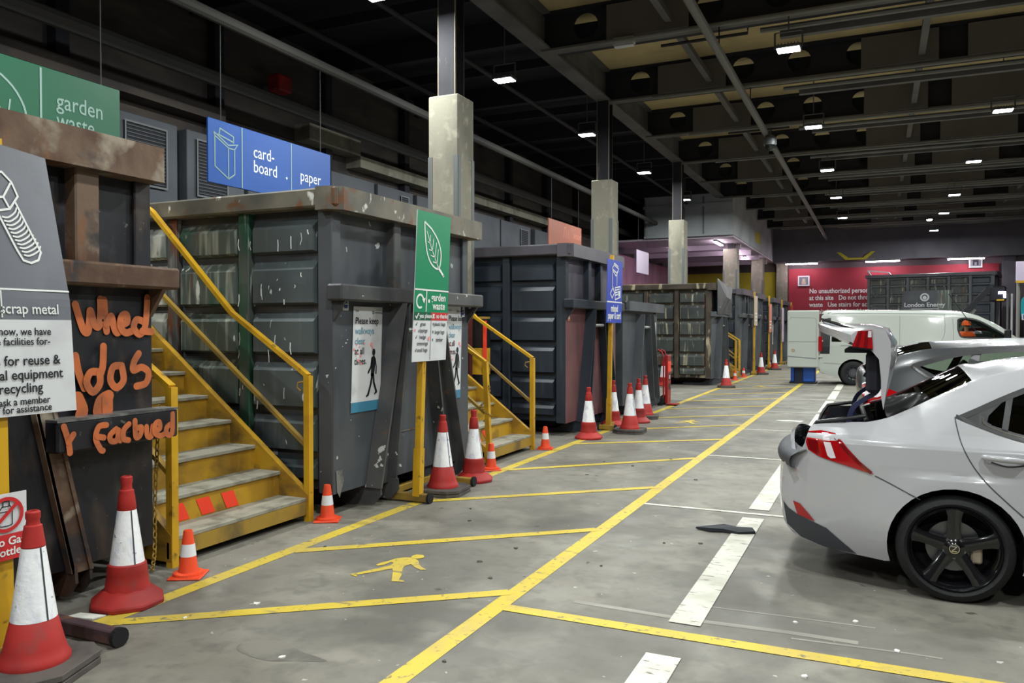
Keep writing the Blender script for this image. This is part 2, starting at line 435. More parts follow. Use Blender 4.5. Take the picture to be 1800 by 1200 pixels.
# ================================================================== THE SETTING
mb = MB(); mb.box(-12.5, 18, -9, 52, -0.25, 0, 'concrete')
floor = structure(mb.build('floor'))
def floor_part(name, mb):
    return mb.build(name, floor)
FP = (Vector((0, 0, 0)), Vector((1, 0, 0)), Vector((0, 1, 0)), Vector((0, 0, 1)))
def fline(a, b, w, mat, name='yellow_line', off=0.002):
    m = MB(); m.stroke(FP, [a, b], w, mat, off, cap=False); return floor_part(name, m)
fline((-2.0, -3), (-2.0, 41), 0.115, 'yellow_line')
fline((-3.87, 2.85), (-3.87, 41), 0.115, 'yellow_line')
y = 3.0; k = 0
for (y0, y1) in ((3.02, 4.40), (4.57, 6.07), (6.40, 7.93), (8.20, 9.92), (10.45, 11.75), (12.1, 13.65), (13.9, 15.4), (15.7, 17.2), (17.6, 19.1), (19.5, 21.0), (21.4, 22.9), (23.3, 24.8), (25.2, 26.7), (27.2, 28.7), (29.2, 30.7), (31.2, 32.7)):
    fline((-3.83, y0), (-2.04, y1), 0.10, 'yellow_line', off=0.0035)
fline((-1.95, 4.15), (5.0, 4.19), 0.10, 'yellow_line', off=0.0035)
for yb in (7.15, 10.22, 13.1, 16.1, 19.1, 22.1, 25.1, 28.1):
    fline((-1.94, yb), (5.0, yb + 0.02), 0.055, 'white_line', 'bay_line', off=0.0035)
for i, yb in enumerate((1.15, 4.15, 7.15, 10.22, 13.1, 16.1, 19.1, 22.1, 25.1, 28.1, 31.1)):
    fline((-0.95, yb + (0.17 if i != 0 else 0.1)), (-0.95, yb + 2.83 - (0.12 if i == 0 else 0.0)), 0.175, 'white_line', 'bay_dash', off=0.005)
man_body = [(-2.97, 4.785), (-3.025, 4.76), (-3.064, 4.711), (-3.077, 4.642), (-3.099, 4.587), (-3.106, 4.537), (-3.082, 4.519), (-3.054, 4.554), (-3.046, 4.63), (-3.019, 4.62), (-3.007, 4.561), (-3.05, 4.464), (-3.121, 4.322), (-3.143, 4.292), (-3.113, 4.272), (-3.065, 4.262), (-3.094, 4.291), (-3.019, 4.402), (-2.956, 4.507), (-2.915, 4.45), (-2.811, 4.276), (-2.734, 4.302), (-2.746, 4.321), (-2.784, 4.32), (-2.827, 4.423), (-2.892, 4.536), (-2.912, 4.59), (-2.895, 4.645), (-2.825, 4.588), (-2.764, 4.56), (-2.736, 4.583), (-2.802, 4.623), (-2.849, 4.673), (-2.886, 4.729), (-2.931, 4.765)]
man_head = [(-2.983, 4.787), (-2.991, 4.829), (-2.978, 4.855), (-2.931, 4.865), (-2.904, 4.838), (-2.893, 4.801), (-2.911, 4.774), (-2.94, 4.764)]
for dy in (0.0, 9.15, 18.3):
    m = MB(); m.poly(FP, [(a, b + dy) for a, b in man_body], 'yellow_line', 0.003); m.poly(FP, [(a, b + dy) for a, b in man_head], 'yellow_line', 0.0042)
    floor_part('walking_figure', m)

M('scuff', (150, 147, 138), 0.6, layers=[((124, 120, 112), (1, 6, 1), 0.42, 0.64, 6)])
M('stain', (100, 97, 91), 0.55, layers=[((122, 118, 110), 6, 0.38, 0.56, 7)])
for pts, w in (([(-1.62, 4.42), (-1.0, 4.40), (-.42, 4.44), (-.08, 4.44)], .05), ([(-.4, 4.36), (.14, 4.40), (.3, 4.40)], .02), ([(-.9, 4.66), (-.5, 4.68), (0.0, 4.7)], .012)):
    m = MB(); m.stroke(FP, pts, w, 'scuff', .0012, cap=False); floor_part('scuff_mark', m)
for pts in ([(-2.95, 3.15), (-2.8, 3.22), (-2.62, 3.16), (-2.42, 3.12), (-2.55, 3.06), (-2.7, 3.0), (-2.92, 3.04)], [(-1.9, 3.1), (-1.75, 3.18), (-1.62, 3.2), (-1.66, 3.12), (-1.85, 3.06)], [(-2.2, 8.6), (-1.9, 8.75), (-1.6, 8.7), (-1.75, 8.5), (-2.05, 8.45)], [(-1.4, 11.3), (-1.1, 11.5), (-.9, 11.4), (-1.1, 11.2)]):
    m = MB(); m.poly(FP, [(p[0], p[1]) for p in crom([(a, b, 0) for a, b in pts], 4, True)], 'stain', .0011); floor_part('oil_stain', m)

# ceiling: cream slab over the hall, over the containers the shade is put into a dark slab colour
mb = MB(); mb.box(-5.85, 18, -9, 52, 7.6, 7.8, 'soffit_cream'); mb.box(-12.5, -5.85, -9, 52, 7.6, 7.8, 'soffit_dark')
structure(mb.build('ceiling'))
# longitudinal girder on the column line
def ibeam(m, a, b, h, w, t, mat, up=(0, 0, 1)):
    a = Vector(a); b = Vector(b)
    m.bar(a + Vector((0, 0, h - t / 2)), b + Vector((0, 0, h - t / 2)), w, t, mat)
    m.bar(a + Vector((0, 0, t / 2)), b + Vector((0, 0, t / 2)), w, t, mat)
    m.bar(a + Vector((0, 0, h / 2)), b + Vector((0, 0, h / 2)), t, h - 2 * t, mat)
mb = MB(); ibeam(mb, (-5.85, -9, 6.9), (-5.85, 47, 6.9), 0.7, 0.34, 0.04, 'beam_grey')
structure(mb.build('beam'))
BY = [-4.4, -0.7, 3.0, 6.75, 10.5, 14.2, 17.95, 21.7, 25.5, 29.2, 32.9, 36.6, 40.3, 44.0]
def web_with_holes(m, x0, x1, yy, z0, z1, holes, mat):
    bm = bmesh.new()
    def loop(pts):
        vs = [bm.verts.new(p) for p in pts]
        for i in range(len(vs)): bm.edges.new((vs[i], vs[(i + 1) % len(vs)]))
    loop([(x0, yy, z0), (x1, yy, z0), (x1, yy, z1), (x0, yy, z1)])
    for hx, r in holes:
        loop([(hx + r * math.cos(2 * PI * k / 18), yy, (z0 + z1) / 2 + r * math.sin(2 * PI * k / 18)) for k in range(18)])
    bmesh.ops.triangle_fill(bm, use_beauty=True, use_dissolve=False, edges=bm.edges[:])
    m.bm(bm, mat)
for yy in BY:
    mb = MB()
    x = -5.0; holes = []
    while x < 16.5:
        holes.append((x, 0.235)); x += 1.15
    web_with_holes(mb, -5.85, 17, yy, 6.93, 7.6, holes, 'beam_dark')
    mb.box(-5.8, 17, yy + .22, yy + .5, 6.95, 7.41, 'beam_dark'); mb.box(-5.85, 17, yy - 0.13, yy + 0.13, 6.86, 6.90, 'beam_grey'); mb.box(-5.85, 17, yy - 0.13, yy + 0.13, 7.55, 7.6, 'beam_dark')
    b = structure(mb.build('beam'))
    for (p0, p1) in ((-4.55, -3.05), (-0.35, 1.05), (1.55, 3.4), (4.6, 6.6), (8.0, 10.2)):
        pm = MB(); pm.box(p0, p1, yy - 0.16, yy - 0.125, 6.9, 7.52, 'panel_grey'); pm.build('infill_panel', b)
    fm = MB(); fm.box(-11, -5.9, yy - 0.1, yy + 0.1, 7.1, 7.6, 'beam_dark'); structure(fm.build('beam'))
    lm = MB(); lm.box(-11, -5.9, yy + 1.78, yy + 1.86, 7.25, 7.45, 'beam_dark'); structure(lm.build('beam'))
# hanger rails along the hall (secondary framing)
for xx, zz in ((-3.4, 6.78), (0.75, 6.78), (4.9, 6.78)):
    m = MB()
    for i in range(len(BY) - 1):
        m.box(xx - 0.06, xx + 0.06, BY[i] + 0.13, BY[i + 1] - 0.13, 7.02, 7.14, 'beam_grey')
    structure(m.build('beam'))
# columns
def column(y, s=0.5, zt=5.05, red=False, thick=False):
    x = -5.85; m = MB()
    m.box(x - s / 2, x + s / 2, y - s / 2, y + s / 2, 0, zt, 'column_concrete', 0.015)
    c = structure(m.build('column'))
    st = MB(); w = 0.29
    st.box(x - w / 2, x + w / 2, y - 0.145, y - 0.12, zt, 6.9, 'steel_dark'); st.box(x - w / 2, x + w / 2, y + 0.12, y + 0.145, zt, 6.9, 'steel_dark')
    st.box(x - 0.012, x + 0.012, y - 0.12, y + 0.12, zt, 6.9, 'steel_dark')
    st.box(x - w / 2 - 0.004, x - w / 2 + 0.012, y - 0.149, y - 0.118, zt, 6.9, 'steel_edge'); st.box(x + w / 2 - 0.012, x + w / 2 + 0.004, y - 0.149, y - 0.118, zt, 6.9, 'steel_edge')
    st.build('steel_stanchion', c)
    if red:
        r = MB(); r.box(x - s / 2 - .012, x + s / 2 + .012, y - s / 2 - .012, y + s / 2 + .012, 0, 1.95, 'column_red', 0.02); r.build('painted_base', c)
    for (cx, cy) in ((1, -1), (-1, -1), (1, 1)):
        g = MB(); gx = x + cx * s / 2; gy = y + cy * s / 2
        g.box(gx - 0.07 * (cx > 0), gx + 0.07 * (cx < 0) + 0.0, gy - 0.008 * 1, gy + 0.008, 0 if not red else 1.96, 4.15, 'corner_guard'); g.box(gx - 0.008, gx + 0.008, min(gy, gy - cy * 0.07), max(gy, gy - cy * 0.07), 0 if not red else 1.96, 4.15, 'corner_guard')
        g.build('corner_guard', c)
column(10.55, red=True); column(17.95); column(25.5); column(35.7, 0.6); column(44.2, 0.6, 6.9)
column(3.05); column(-4.4)
# service pipes under the ceiling
m = MB(); m.tube([(-2.55, -8, 6.42), (-2.55, 46.8, 6.42)], 0.075, 'pipe_grey', 10)
pipe = structure(m.build('pipe'))
for yy in BY:
    h = MB(); h.tube([(-2.55, yy, 6.49), (-2.55, yy, 6.87)], 0.012, 'pipe_dark', 6); h.build('hanger', pipe)
for xx, zz, r in ((-8.5, 6.0, 0.085), (-10.0, 5.75, 0.12), (-7.2, 6.75, 0.05), (-9.2, 6.9, 0.06)):
    m = MB(); m.tube([(xx, -8, zz), (xx, 46.5, zz)], r, 'pipe_dim' if r > .08 else 'pipe_dark', 10); structure(m.build('pipe'))
for i, yy in enumerate(BY[3:]):
    m = MB()
    m.tube([(-4.6, yy - 0.4, 6.75), (10, yy - 0.4, 6.75)], 0.035, 'pipe_grey', 8)
    if i % 2 == 0: m.tube([(-3.8, yy + 0.9, 7.0), (-2.2, yy + 0.9, 7.0), (-2.2, yy + 0.9, 7.2)], 0.03, 'pipe_dark', 6)
    m.tube([(-1.9, yy + 0.32, 6.8), (12, yy + 0.32, 6.8)], 0.05, 'pipe_grey', 8)
    structure(m.build('pipe'))
    m = MB(); m.box(-1.6, 9.5, yy + 0.55, yy + 0.68, 6.72, 6.8, 'beam_grey'); m.box(-1.6, 9.5, yy + 0.55, yy + 0.56, 6.8, 6.84, 'beam_grey'); structure(m.build('cable_tray'))

# left wall, its piers, the pale band of wall panels and louvres
m = MB(); m.box(-11.6, -11.2, -9, 50, 0, 7.6, 'wall_block')
for zz in (3.2, 3.9, 5.0, 5.55): m.box(-11.2, -11.19, -9, 50, zz, zz + 0.02, 'louvre')
structure(m.build('wall_left'))
for yy in (-1.5, 1.6, 4.75, 7.9, 11.0, 14.2, 17.4, 20.6, 23.8, 27.0, 30.2):
    m = MB(); m.box(-11.2, -11.0, yy, yy + 0.22, 0, 7.6, 'beam_dark'); structure(m.build('wall_pier'))
m = MB(); m.box(-11.2, -10.85, -6, 11.1, 5.35, 5.6, 'wall_block'); m.box(-11.2, -10.8, 13.4, 15.2, 5.55, 5.9, 'column_concrete'); m.box(-11.2, -10.8, 15.2, 30.0, 5.3, 5.56, 'column_concrete')
structure(m.build('wall_ledge'))
for i, (y0, y1, lou) in enumerate(((3.5, 6.9, True), (7.1, 9.85, True), (10.05, 11.4, True), (11.5, 13.9, False), (14.0, 15.6, False), (15.75, 17.3, True), (17.5, 20.4, False), (20.5, 22.4, False), (22.5, 24.8, True), (25.2, 28.0, False))):
    m = MB(); m.box(-11.2, -10.7, y0, y1, 2.9, 5.0, 'wall_panel', 0.01); p = structure(m.build('wall_panel'))
    if lou:
        l0 = y0 + (y1 - y0) * 0.62; l1 = y1 - 0.25
        if y1 < 11.5 and y1 > 10: l0, l1 = 10.25, 10.95
        f = MB()
        f.box(-10.7, -10.68, l0, l1, 3.9, 4.86, 'louvre')
        for k in range(16): f.box(-10.69, -10.665, l0 + .03, l1 - .03, 3.94 + k * 0.057, 3.955 + k * 0.057, 'wall_panel')
        f.build('louvre', p)
        g = MB(); P = plane((-10.66, 0, 0), (0, 1, 0), (0, 0, 1)); g.stroke(P, [(l0, 3.9), (l1, 3.9), (l1, 4.86), (l0, 4.86)], 0.03, 'louvre_frame', 0.0, closed=True); g.build('louvre_frame', p)
# far end: boxed-in upper storey, fascia beam and the far wall
m = MB(); m.box(-9.0, -5.35, 33.0, 33.15, 5.4, 7.6, 'mezz_panel'); m.box(-5.5, -5.35, 33.15, 47, 5.4, 7.6, 'mezz_panel')
for xx in (-9.0, -7.35, -6.55): m.box(xx, xx + 0.05, 32.96, 33.0, 5.4, 7.0, 'fascia')
m.box(-9.05, -5.35, 32.95, 33.0, 6.6, 6.72, 'mezz_panel'); m.box(-9.0, -5.35, 32.95, 33.0, 5.38, 5.46, 'mezz_panel')
structure(m.build('upper_storey_fascia'))
m = MB(); m.box(-11.2, -5.35, 33.15, 47.6, 5.3, 5.38, 'mezz_soffit')
for yy in (36.0, 39.0, 42.0, 45.0): m.box(-11.2, -5.5, yy, yy + 0.2, 5.08, 5.3, 'mezz_soffit')
structure(m.build('upper_storey_soffit'))
m = MB(); m.box(-5.35, 18, 46.6, 46.9, 5.3, 7.6, 'fascia'); m.box(-5.35, 18, 46.5, 47.6, 5.24, 5.3, 'fascia'); structure(m.build('fascia_beam'))
m = MB(); m.box(-12.5, 18, 47.6, 47.9, 0, 7.6, 'far_wall'); structure(m.build('wall_far'))
m = MB(); m.box(-11.2, -5.3, 47.5, 47.6, 0, 4.8, 'yellow_wall'); m.box(-12.2, -11.0, 47.4, 47.6, 0, 5.0, 'pink_sheet'); structure(m.build('wall_panel'))
m = MB(); m.box(-10.9, -10.8, 33.2, 47.5, 2.2, 5.0, 'pink_sheet'); structure(m.build('wall_sheet'))
m = MB(); m.box(-5.25, -4.65, 47.3, 47.6, 0, 5.24, 'column_concrete'); structure(m.build('wall_pier'))
m = MB(); m.box(5.75, 6.3, 47.2, 47.6, 0, 5.24, 'fascia'); m.box(6.3, 10, 47.3, 47.6, 0, 5.24, 'far_wall'); structure(m.build('wall_pier'))
m = MB(); m.box(17.6, 18, -9, 50, 0, 7.6, 'wall_block'); structure(m.build('wall_right'))
# yellow chevrons painted under the fascia
m = MB(); P = plane((0, 46.5, 0), (1, 0, 0), (0, 0, 1))
m.poly(P, [(-2.05, 5.68), (-1.85, 5.68), (-1.45, 5.36), (-0.75, 5.36), (-0.35, 5.68), (-0.15, 5.68), (-0.6, 5.26), (-1.6, 5.26)], 'yellow_wall', 0.12)
structure(m.build('hazard_marking'))
m = MB(); m.box(-5.345, -5.335, 39.5, 41.2, 5.75, 6.25, 'yellow_wall'); structure(m.build('hazard_marking'))

# red hoarding with its notice
m = MB(); m.box(-4.6, 5.6, 47.44, 47.6, 0, 4.93, 'red_hoarding')
P = plane((0, 47.44, 0), (1, 0, 0), (0, 0, 1))
for i, t in enumerate(('No unauthorized person may enter', 'at this site   Do not throw any', 'waste   Use stairs for access', 'remain in vehicles   No smoking')):
    m.text(P, t, 0.36, -3.5, 3.55 - 0.38 * i, 'sign_graphic', 0.01, 0.02, sx=.84)
structure(m.build('wall_hoarding'))
for (sx, sz) in ((-4.1, 3.95), (4.25, 4.72)):
    b = MB(); b.box(sx, sx + 0.62, 47.36, 47.42, sz, sz + 0.58, 'sign_white', 0.01)
    P2 = plane((0, 47.36, 0), (1, 0, 0), (0, 0, 1))
    b.rect(P2, sx + .07, sz + .07, sx + .55, sz + .51, 'sign_grey', 0.004)
    if sx < 0:
        b.rect(P2, sx + .2, sz + .1, sx + .42, sz + .26, 'sign_beige', 0.008); b.disc(P2, sx + .31, sz + .33, .09, 'sign_beige', 0.008)
    else:
        b.rect(P2, sx + .18, sz + .12, sx + .26, sz + .3, 'sign_ink', 0.008); b.rect(P2, sx + .36, sz + .12, sx + .44, sz + .3, 'sign_ink', 0.008); b.rect(P2, sx + .18, sz + .28, sx + .44, sz + .42, 'sign_ink', 0.008)
    o = b.build('wall_sign', None, (sx, 47.36, sz))
    tag(o, 'small white framed square sign on the red wall ' + ('above the notice lettering' if sx < 0 else 'above the dark container on the lorry'), 'sign', 'square signs on the red wall')

# ================================================================== LAMPS
def flood(x, y, label):
    st = .56 if (x > -5.85 and min(abs(y - b) for b in BY) < .14) else .63 if (x > -5.85 and any(.15 < y - b < .56 for b in BY)) else (.8 if x < -5.85 and min(abs(y - b) for b in BY) < .16 else 1.31)
    t = thing('floodlight', label, 'ceiling light', (x, y, LIGHT_Z), 0, 'ceiling floodlights')
    b = MB(); b.box(-0.2, 0.2, -0.15, 0.15, 0.0, 0.055, 'lamp_body', 0.01)
    for k in range(7): b.box(-0.16 + k * .052, -0.15 + k * .052, -0.12, 0.12, 0.055, 0.085, 'lamp_body')
    b.build('housing', t)
    l = MB(); l.box(-0.175, 0.175, -0.125, 0.125, -0.012, 0.001, 'lamp_lens'); l.build('lens', t)
    k = MB(); k.bar((-0.22, 0, 0.03), (-0.22, 0, 0.3), 0.03, 0.012, 'lamp_body', (0, 1, 0)); k.bar((0.22, 0, 0.03), (0.22, 0, 0.3), 0.03, 0.012, 'lamp_body', (0, 1, 0)); k.bar((-0.22, 0, 0.3), (0.22, 0, 0.3), 0.03, 0.012, 'lamp_body')
    k.tube([(0, 0, 0.3), (0, 0, st)], 0.012, 'lamp_body', 6)
    k.build('bracket', t)
    ld = bpy.data.lights.new('flood_light', 'AREA'); ld.shape = 'RECTANGLE'; ld.size = 0.35; ld.size_y = 0.25
    ld.energy = LAMP_W; ld.color = (0.95, 1.0, 0.97)
    lo = bpy.data.objects.new('flood_light', ld); COL.objects.link(lo); lo.parent = t; lo.location = (0, 0, -0.016)
    return t
RANK = ['nearest', 'second', 'third', 'fourth', 'fifth', 'sixth', 'seventh', 'eighth']
for x0, nm in ((-6.45, 'over the container row'), (-1.4, 'over the walkway lines'), (2.42, 'over the parked vehicles'), (6.4, 'added out of view past the parked vehicles')):
    ys = sorted(y for xx, y in FLOODS if xx == x0)
    vis = [y for y in ys if y > 9.0]
    for y in ys:
        if y in vis: flood(x0, y, 'white LED floodlight %s, %s of the farther ones' % (nm, RANK[vis.index(y)]))
        else: flood(x0, y, 'white LED floodlight %s, nearer than the visible ones' % nm)
def batten(x, y, z, L, along, label, glow='tube_glow'):
    t = thing('fluorescent_batten', label, 'ceiling light', (x, y, z), 0 if along == 'x' else PI / 2, 'fluorescent battens at the far end')
    b = MB(); b.box(-L / 2, L / 2, -0.07, 0.07, 0.0, 0.07, 'lamp_body', 0.01); b.build('housing', t)
    for q in (-0.035, 0.035):
        l = MB(); l.tube([(-L / 2 + .03, q, -0.03), (L / 2 - .03, q, -0.03)], 0.028, glow, 8); l.build('tube', t)
batten(-3.85, 46.62, 5.17, 1.7, 'x', 'white fluorescent batten above the red wall beside the pale pier')
batten(0.2, 46.62, 5.17, 1.7, 'x', 'white fluorescent batten above the red wall near the yellow chevron')
batten(4.05, 46.62, 5.17, 1.7, 'x', 'white fluorescent batten above the lorry container')
batten(-6.2, 34.6, 5.23, 1.6, 'y', 'lit fluorescent batten under the white upper storey, nearest its front edge')
batten(-6.2, 38.6, 5.23, 1.6, 'y', 'lit fluorescent batten under the white upper storey, between two columns')
batten(-6.2, 42.6, 5.23, 1.6, 'y', 'lit fluorescent batten under the white upper storey, farthest from its front edge')
batten(-8.2, 36.6, 5.23, 1.6, 'y', 'lit fluorescent batten deep under the white upper storey')
# small round spot high on the far side
t = thing('spotlight', 'small round bluish white spotlight among the far ceiling beams', 'spotlight', (2.1, 41.0, 6.55))
b = MB(); b.lathe([(0.0, 0.14), (0.1, 0.14), (0.13, 0.02), (0.13, 0.0)], 'lamp_body', 16); b.build('housing', t, smooth=True)
b = MB(); b.lathe([(0.12, 0.0), (0.09, -0.04), (0.0, -0.06)], 'spot_glow', 16); b.build('lens', t, smooth=True)
b = MB(); b.tube([(0, 0, 0.14), (0, 0, 0.3)], 0.015, 'lamp_body', 6); b.build('bracket', t)
# camera dome on the pipe, emergency light, red wall device
t = thing('camera_dome', 'grey dome camera hanging from the long ceiling pipe', 'security camera', (-2.45, 20.6, 6.12))
b = MB(); b.lathe([(0, .26), (.08, .25), (.15, .18), (.16, .05), (.15, .0)], 'lamp_body', 18); b.build('housing', t, smooth=True)
b = MB(); b.lathe([(.14, 0), (.13, -.06), (.08, -.12), (0, -.14)], 'glass_dark', 18); b.build('dome', t, smooth=True)
b = MB(); b.tube([(0, 0, .25), (0, 0, .4)], .02, 'lamp_body', 6); b.build('stem', t)
t = thing('emergency_light', 'unlit grey emergency light box under a ceiling beam near the first tall column', 'emergency light', (-4.2, 14.0, 6.72))
b = MB(); b.box(-.2, .2, -.07, .07, 0, .14, 'mezz_panel', .02); b.build('housing', t)
b = MB(); b.box(-.18, .18, -.06, .06, -.03, 0.0, 'sign_white', .01); b.build('diffuser', t)
t = thing('alarm_sounder', 'red alarm device high on the dark wall above the blue sign', 'alarm', (-10.75, 12.5, 6.3))
b = MB(); b.box(-.2, .1, -.2, .2, -.02, .3, 'cone_red', .03); b.build('housing', t)
b = MB(); b.tube([(-.46, 0, .12), (-.15, 0, .12)], .05, 'pipe_grey'); b.build('bracket', t)

# ================================================================== CONTAINERS
ROWS = [(.30, .49), (.54, .87), (.92, 1.33), (1.39, 1.76), (1.82, 2.21), (2.27, 2.57)]
def swage(m, x0, x1, yp, sgn, z0, z1, mat, d=0.065):
    """pressed panel: raised frustum with a broad bevel on top"""
    i = 0.025; t = 0.085
    a = [(x0, z0), (x1, z0), (x1, z1), (x0, z1)]
    b = [(x0 + i, z0 + .02), (x1 - i, z0 + .02), (x1 - i, z1 - t), (x0 + i, z1 - t)]
    vs = [(x, yp, z) for x, z in a] + [(x, yp + sgn * d, z) for x, z in b]
    fs = [(4, 5, 6, 7)] + [(k, (k + 1) % 4, 4 + (k + 1) % 4, 4 + k) for k in range(4)]
    m.add(vs, fs, mat)
def container(label, y0, x0=-4.2, W=2.45, L=6.3, zt=2.8, zb=.22, side='bin_calm', side_near=None, rib='bin_slate', rail='bin_rail_slate', front='bin_slate', ledge_z=1.9, upper=True, rows=None, loc_z=0.0, rz=0.0, group='open-top waste containers', hook=True, foot=.15, rw=(.07, .13, .17), fl=(.17, .13), e=.1, bays={}, ribs={}, web=None, lower=None, skids=True, name='waste_container', pitch=.9, frame=None, hi=0.16):
    t = thing(name, label, 'waste container', (x0, y0, loc_z), rz, group)
    rows = rows or ROWS; k = (zt - .24 - .28) / (2.56 - .28)
    rows = [(.28 + (a - .28) * k, .28 + (b - .28) * k) for a, b in rows]
    frame = frame or front; web = web or frame
    s = MB()   # shell
    s.box(-L, -0.05, 0.09, W - .09, zb + .02, zb + .1, rib)
    s.box(-L, -.05, .07, .10, zb, zt - .1, 'bin_inside'); s.box(-L, -.05, W - .10, W - .07, zb, zt - .1, 'bin_inside')
    s.build('hull', t)
    n = int(round((L - .16) / pitch)); p = (L - .16) / n
    for sd, yp in ((-1, 0.07), (1, W - 0.07)):
        a = MB()
        a.box(-L, -.02, yp - .004, yp + .004, zb, zt - .1, rib)
        for i in range(n):
            xa = -.16 - i * p - .02; xb = -.16 - (i + 1) * p + .14
            for z0, z1 in rows:
                mt = bays.get(i, side_near if (side_near and i >= 1) else side)
                swage(a, xb, xa, yp + sd * .004, sd, z0, z1, mt)
        a.build('side_panel', t)
        for i in range(n + 1):
            r = MB(); rmat = ribs.get(i, rib); w = .15 if i == 0 else .12; xc = 0 - .0 if i == 0 else -.16 - i * p + .12
            r.box(xc - w, xc, yp - .03 * (sd > 0), yp + sd * .075 + (.0), zb - .02, zt - .16, rmat, .008) if i else r.box(-w, 0, yp - (.05 if sd > 0 else .075), yp + (.075 if sd > 0 else .05), zb - .02, zt - .16, rib, .008)
            r.build('rib', t)
    r = MB(); hz = zt - hi
    r.box(-L - .05, .10, -e + .02, .12, hz, zt, rail, .015); r.build('side_rail', t)
    r = MB(); r.box(-L - .05, .10, W - .12, W + e - .02, hz, zt, rail, .015); r.build('side_rail', t)
    r = MB()
    c = .09
    r.prism([(-.1, -e, hz - .03), (.12 - c, -e, hz - .03), (.13, -e + c, hz - .03), (.13, W + e, hz - .03), (-.1, W + e, hz - .03)], (0, 0, zt - hz + .035), rail)
    r.build('front_rail', t)
    r = MB(); r.box(-L - .08, -L + .06, -e, W + e, hz, zt, rail, .015); r.build('rear_rail', t)
    f = MB()   # front plates
    f.box(-.07, -.03, .05, W - .05, ledge_z if upper else zb, hz, front)
    f.box(-.04, 0.002, .0, W - .0, zb - .02, ledge_z, lower or front)
    f.build('front_panel', t)
    b = MB(); b.box(-L, -L + .05, .08, W - .08, zb, hz, front)
    for yy in (.5, 1.2, 1.9): b.box(-L - .07, -L, yy, yy + .12, zb, hz, rib)
    b.build('rear_door', t)
    if upper:
        for yy in (.92, 1.5):
            q = MB(); q.box(-.05, .06, yy - .06, yy + .06, ledge_z, hz, frame, .01); q.build('front_rib', t)
        q = MB(); q.box(-.02, .14, -.06, W + .12, ledge_z - .02, ledge_z + .12, frame, .015)
        for yy, dd in ((.0, .12), (W - .02, -.0)):
            q.prism([(.0, yy + .0, ledge_z - .02), (.13, yy + 0, ledge_z - .02), (.0, yy + 0, ledge_z - .2)], (0, .03, 0), frame)
        q.prism([(0.0, W, ledge_z - .02), (0.0, W + .11, ledge_z - .02), (0, W, ledge_z - .14)], (.02, 0, 0), frame)
        q.build('front_ledge', t)
    if hook:
        zl = ledge_z - .02
        for (ya, yb_, s_) in ((.97, .60, -1), (1.52, 1.90, 1)):
            q = MB()
            # slanting channel: web plate standing off the front plus an outer flange
            q.prism([(0, ya - rw[0], zl), (0, ya + rw[0], zl), (0, yb_ + rw[2], zb - .04), (0, yb_ - rw[1], zb - .04)], (.05, 0, 0), web)
            La = [(0, ya - rw[0] - .005, zl), (0, ya - rw[0] + .015, zl), (0, yb_ - rw[1] + .02, zb - .04), (0, yb_ - rw[1] - .005, zb - .04)]
            Ra = [(0, ya + rw[0] - .015, zl), (0, ya + rw[0] + .005, zl), (0, yb_ + rw[2] + .02, zb - .04), (0, yb_ + rw[2] - .005, zb - .04)]
            q.prism(La if s_ < 0 else Ra, (fl[0], 0, 0), frame); q.prism(Ra if s_ < 0 else La, (fl[1], 0, 0), frame)
            q.build('frame_rib', t)
            g = MB(); yy = yb_ + .02
            for yq in (yb_ - rw[1] + .01, yb_ + rw[2] - .005):
                g.prism([(foot, yq, zb), (foot + .01, yq, .12), (foot - .07, yq, .03), (-.35, yq, 0.01), (-.9, yq, 0.01), (-.9, yq, .05), (-.35, yq, .06), (.0, yq, zb)], (0, .02, 0), frame)
            g.build('skid_foot', t)
        q = MB(); q.tube([(.09, 1.02, zl - .25), (.09, 1.47, zl - .25)], .028, 'worn_bare', 8); q.build('hook_bar', t)
    if skids:
        q = MB()
        for yy in (.72, W - .88): q.box(-L, -.05, yy, yy + .16, .06, zb + .02, rib)
        q.build('skid_rail', t)
        for yy in (.3, W - .3):
            w = MB(); w.lathe([(0, -.09), (.1, -.09), (.1, .09), (0, .09)], 'worn_bare', 14, (-L + .35, yy, .1), 'y'); w.build('roller', t)
    return t
FY = lambda t: plane(t.location, (0, 1, 0), (0, 0, 1))      # drawing plane on a container's front, in its own frame
LP = plane((0, 0, 0), (0, 1, 0), (0, 0, 1))
def walker(m, P, a, b, h, mat, off):
    """walking-man pictogram, b is the feet level, h the height"""
    q = lambda pts: [(a + x * h, b + y * h) for x, y in pts]
    m.disc(P, a + .02 * h, b + .925 * h, .075 * h, mat, off, 20, .75)
    m.poly(P, q([(-.03, .84), (.05, .85), (.09, .78), (.07, .55), (.04, .42), (-.07, .42), (-.06, .6)]), mat, off)
    m.stroke(P, q([(-.02, .45), (-.06, .26), (-.15, .04)]), .062 * h, mat, off)
    m.stroke(P, q([(-.15, .03), (-.22, .005)]), .04 * h, mat, off)
    m.stroke(P, q([(.02, .45), (.05, .28), (.15, .08)]), .062 * h, mat, off)
    m.stroke(P, q([(.14, .08), (.08, .03)]), .04 * h, mat, off)
    m.stroke(P, q([(-.04, .8), (-.07, .62), (-.16, .5)]), .05 * h, mat, off)
    m.stroke(P, q([(.07, .8), (.12, .62), (.12, .46)]), .04 * h, mat, off)
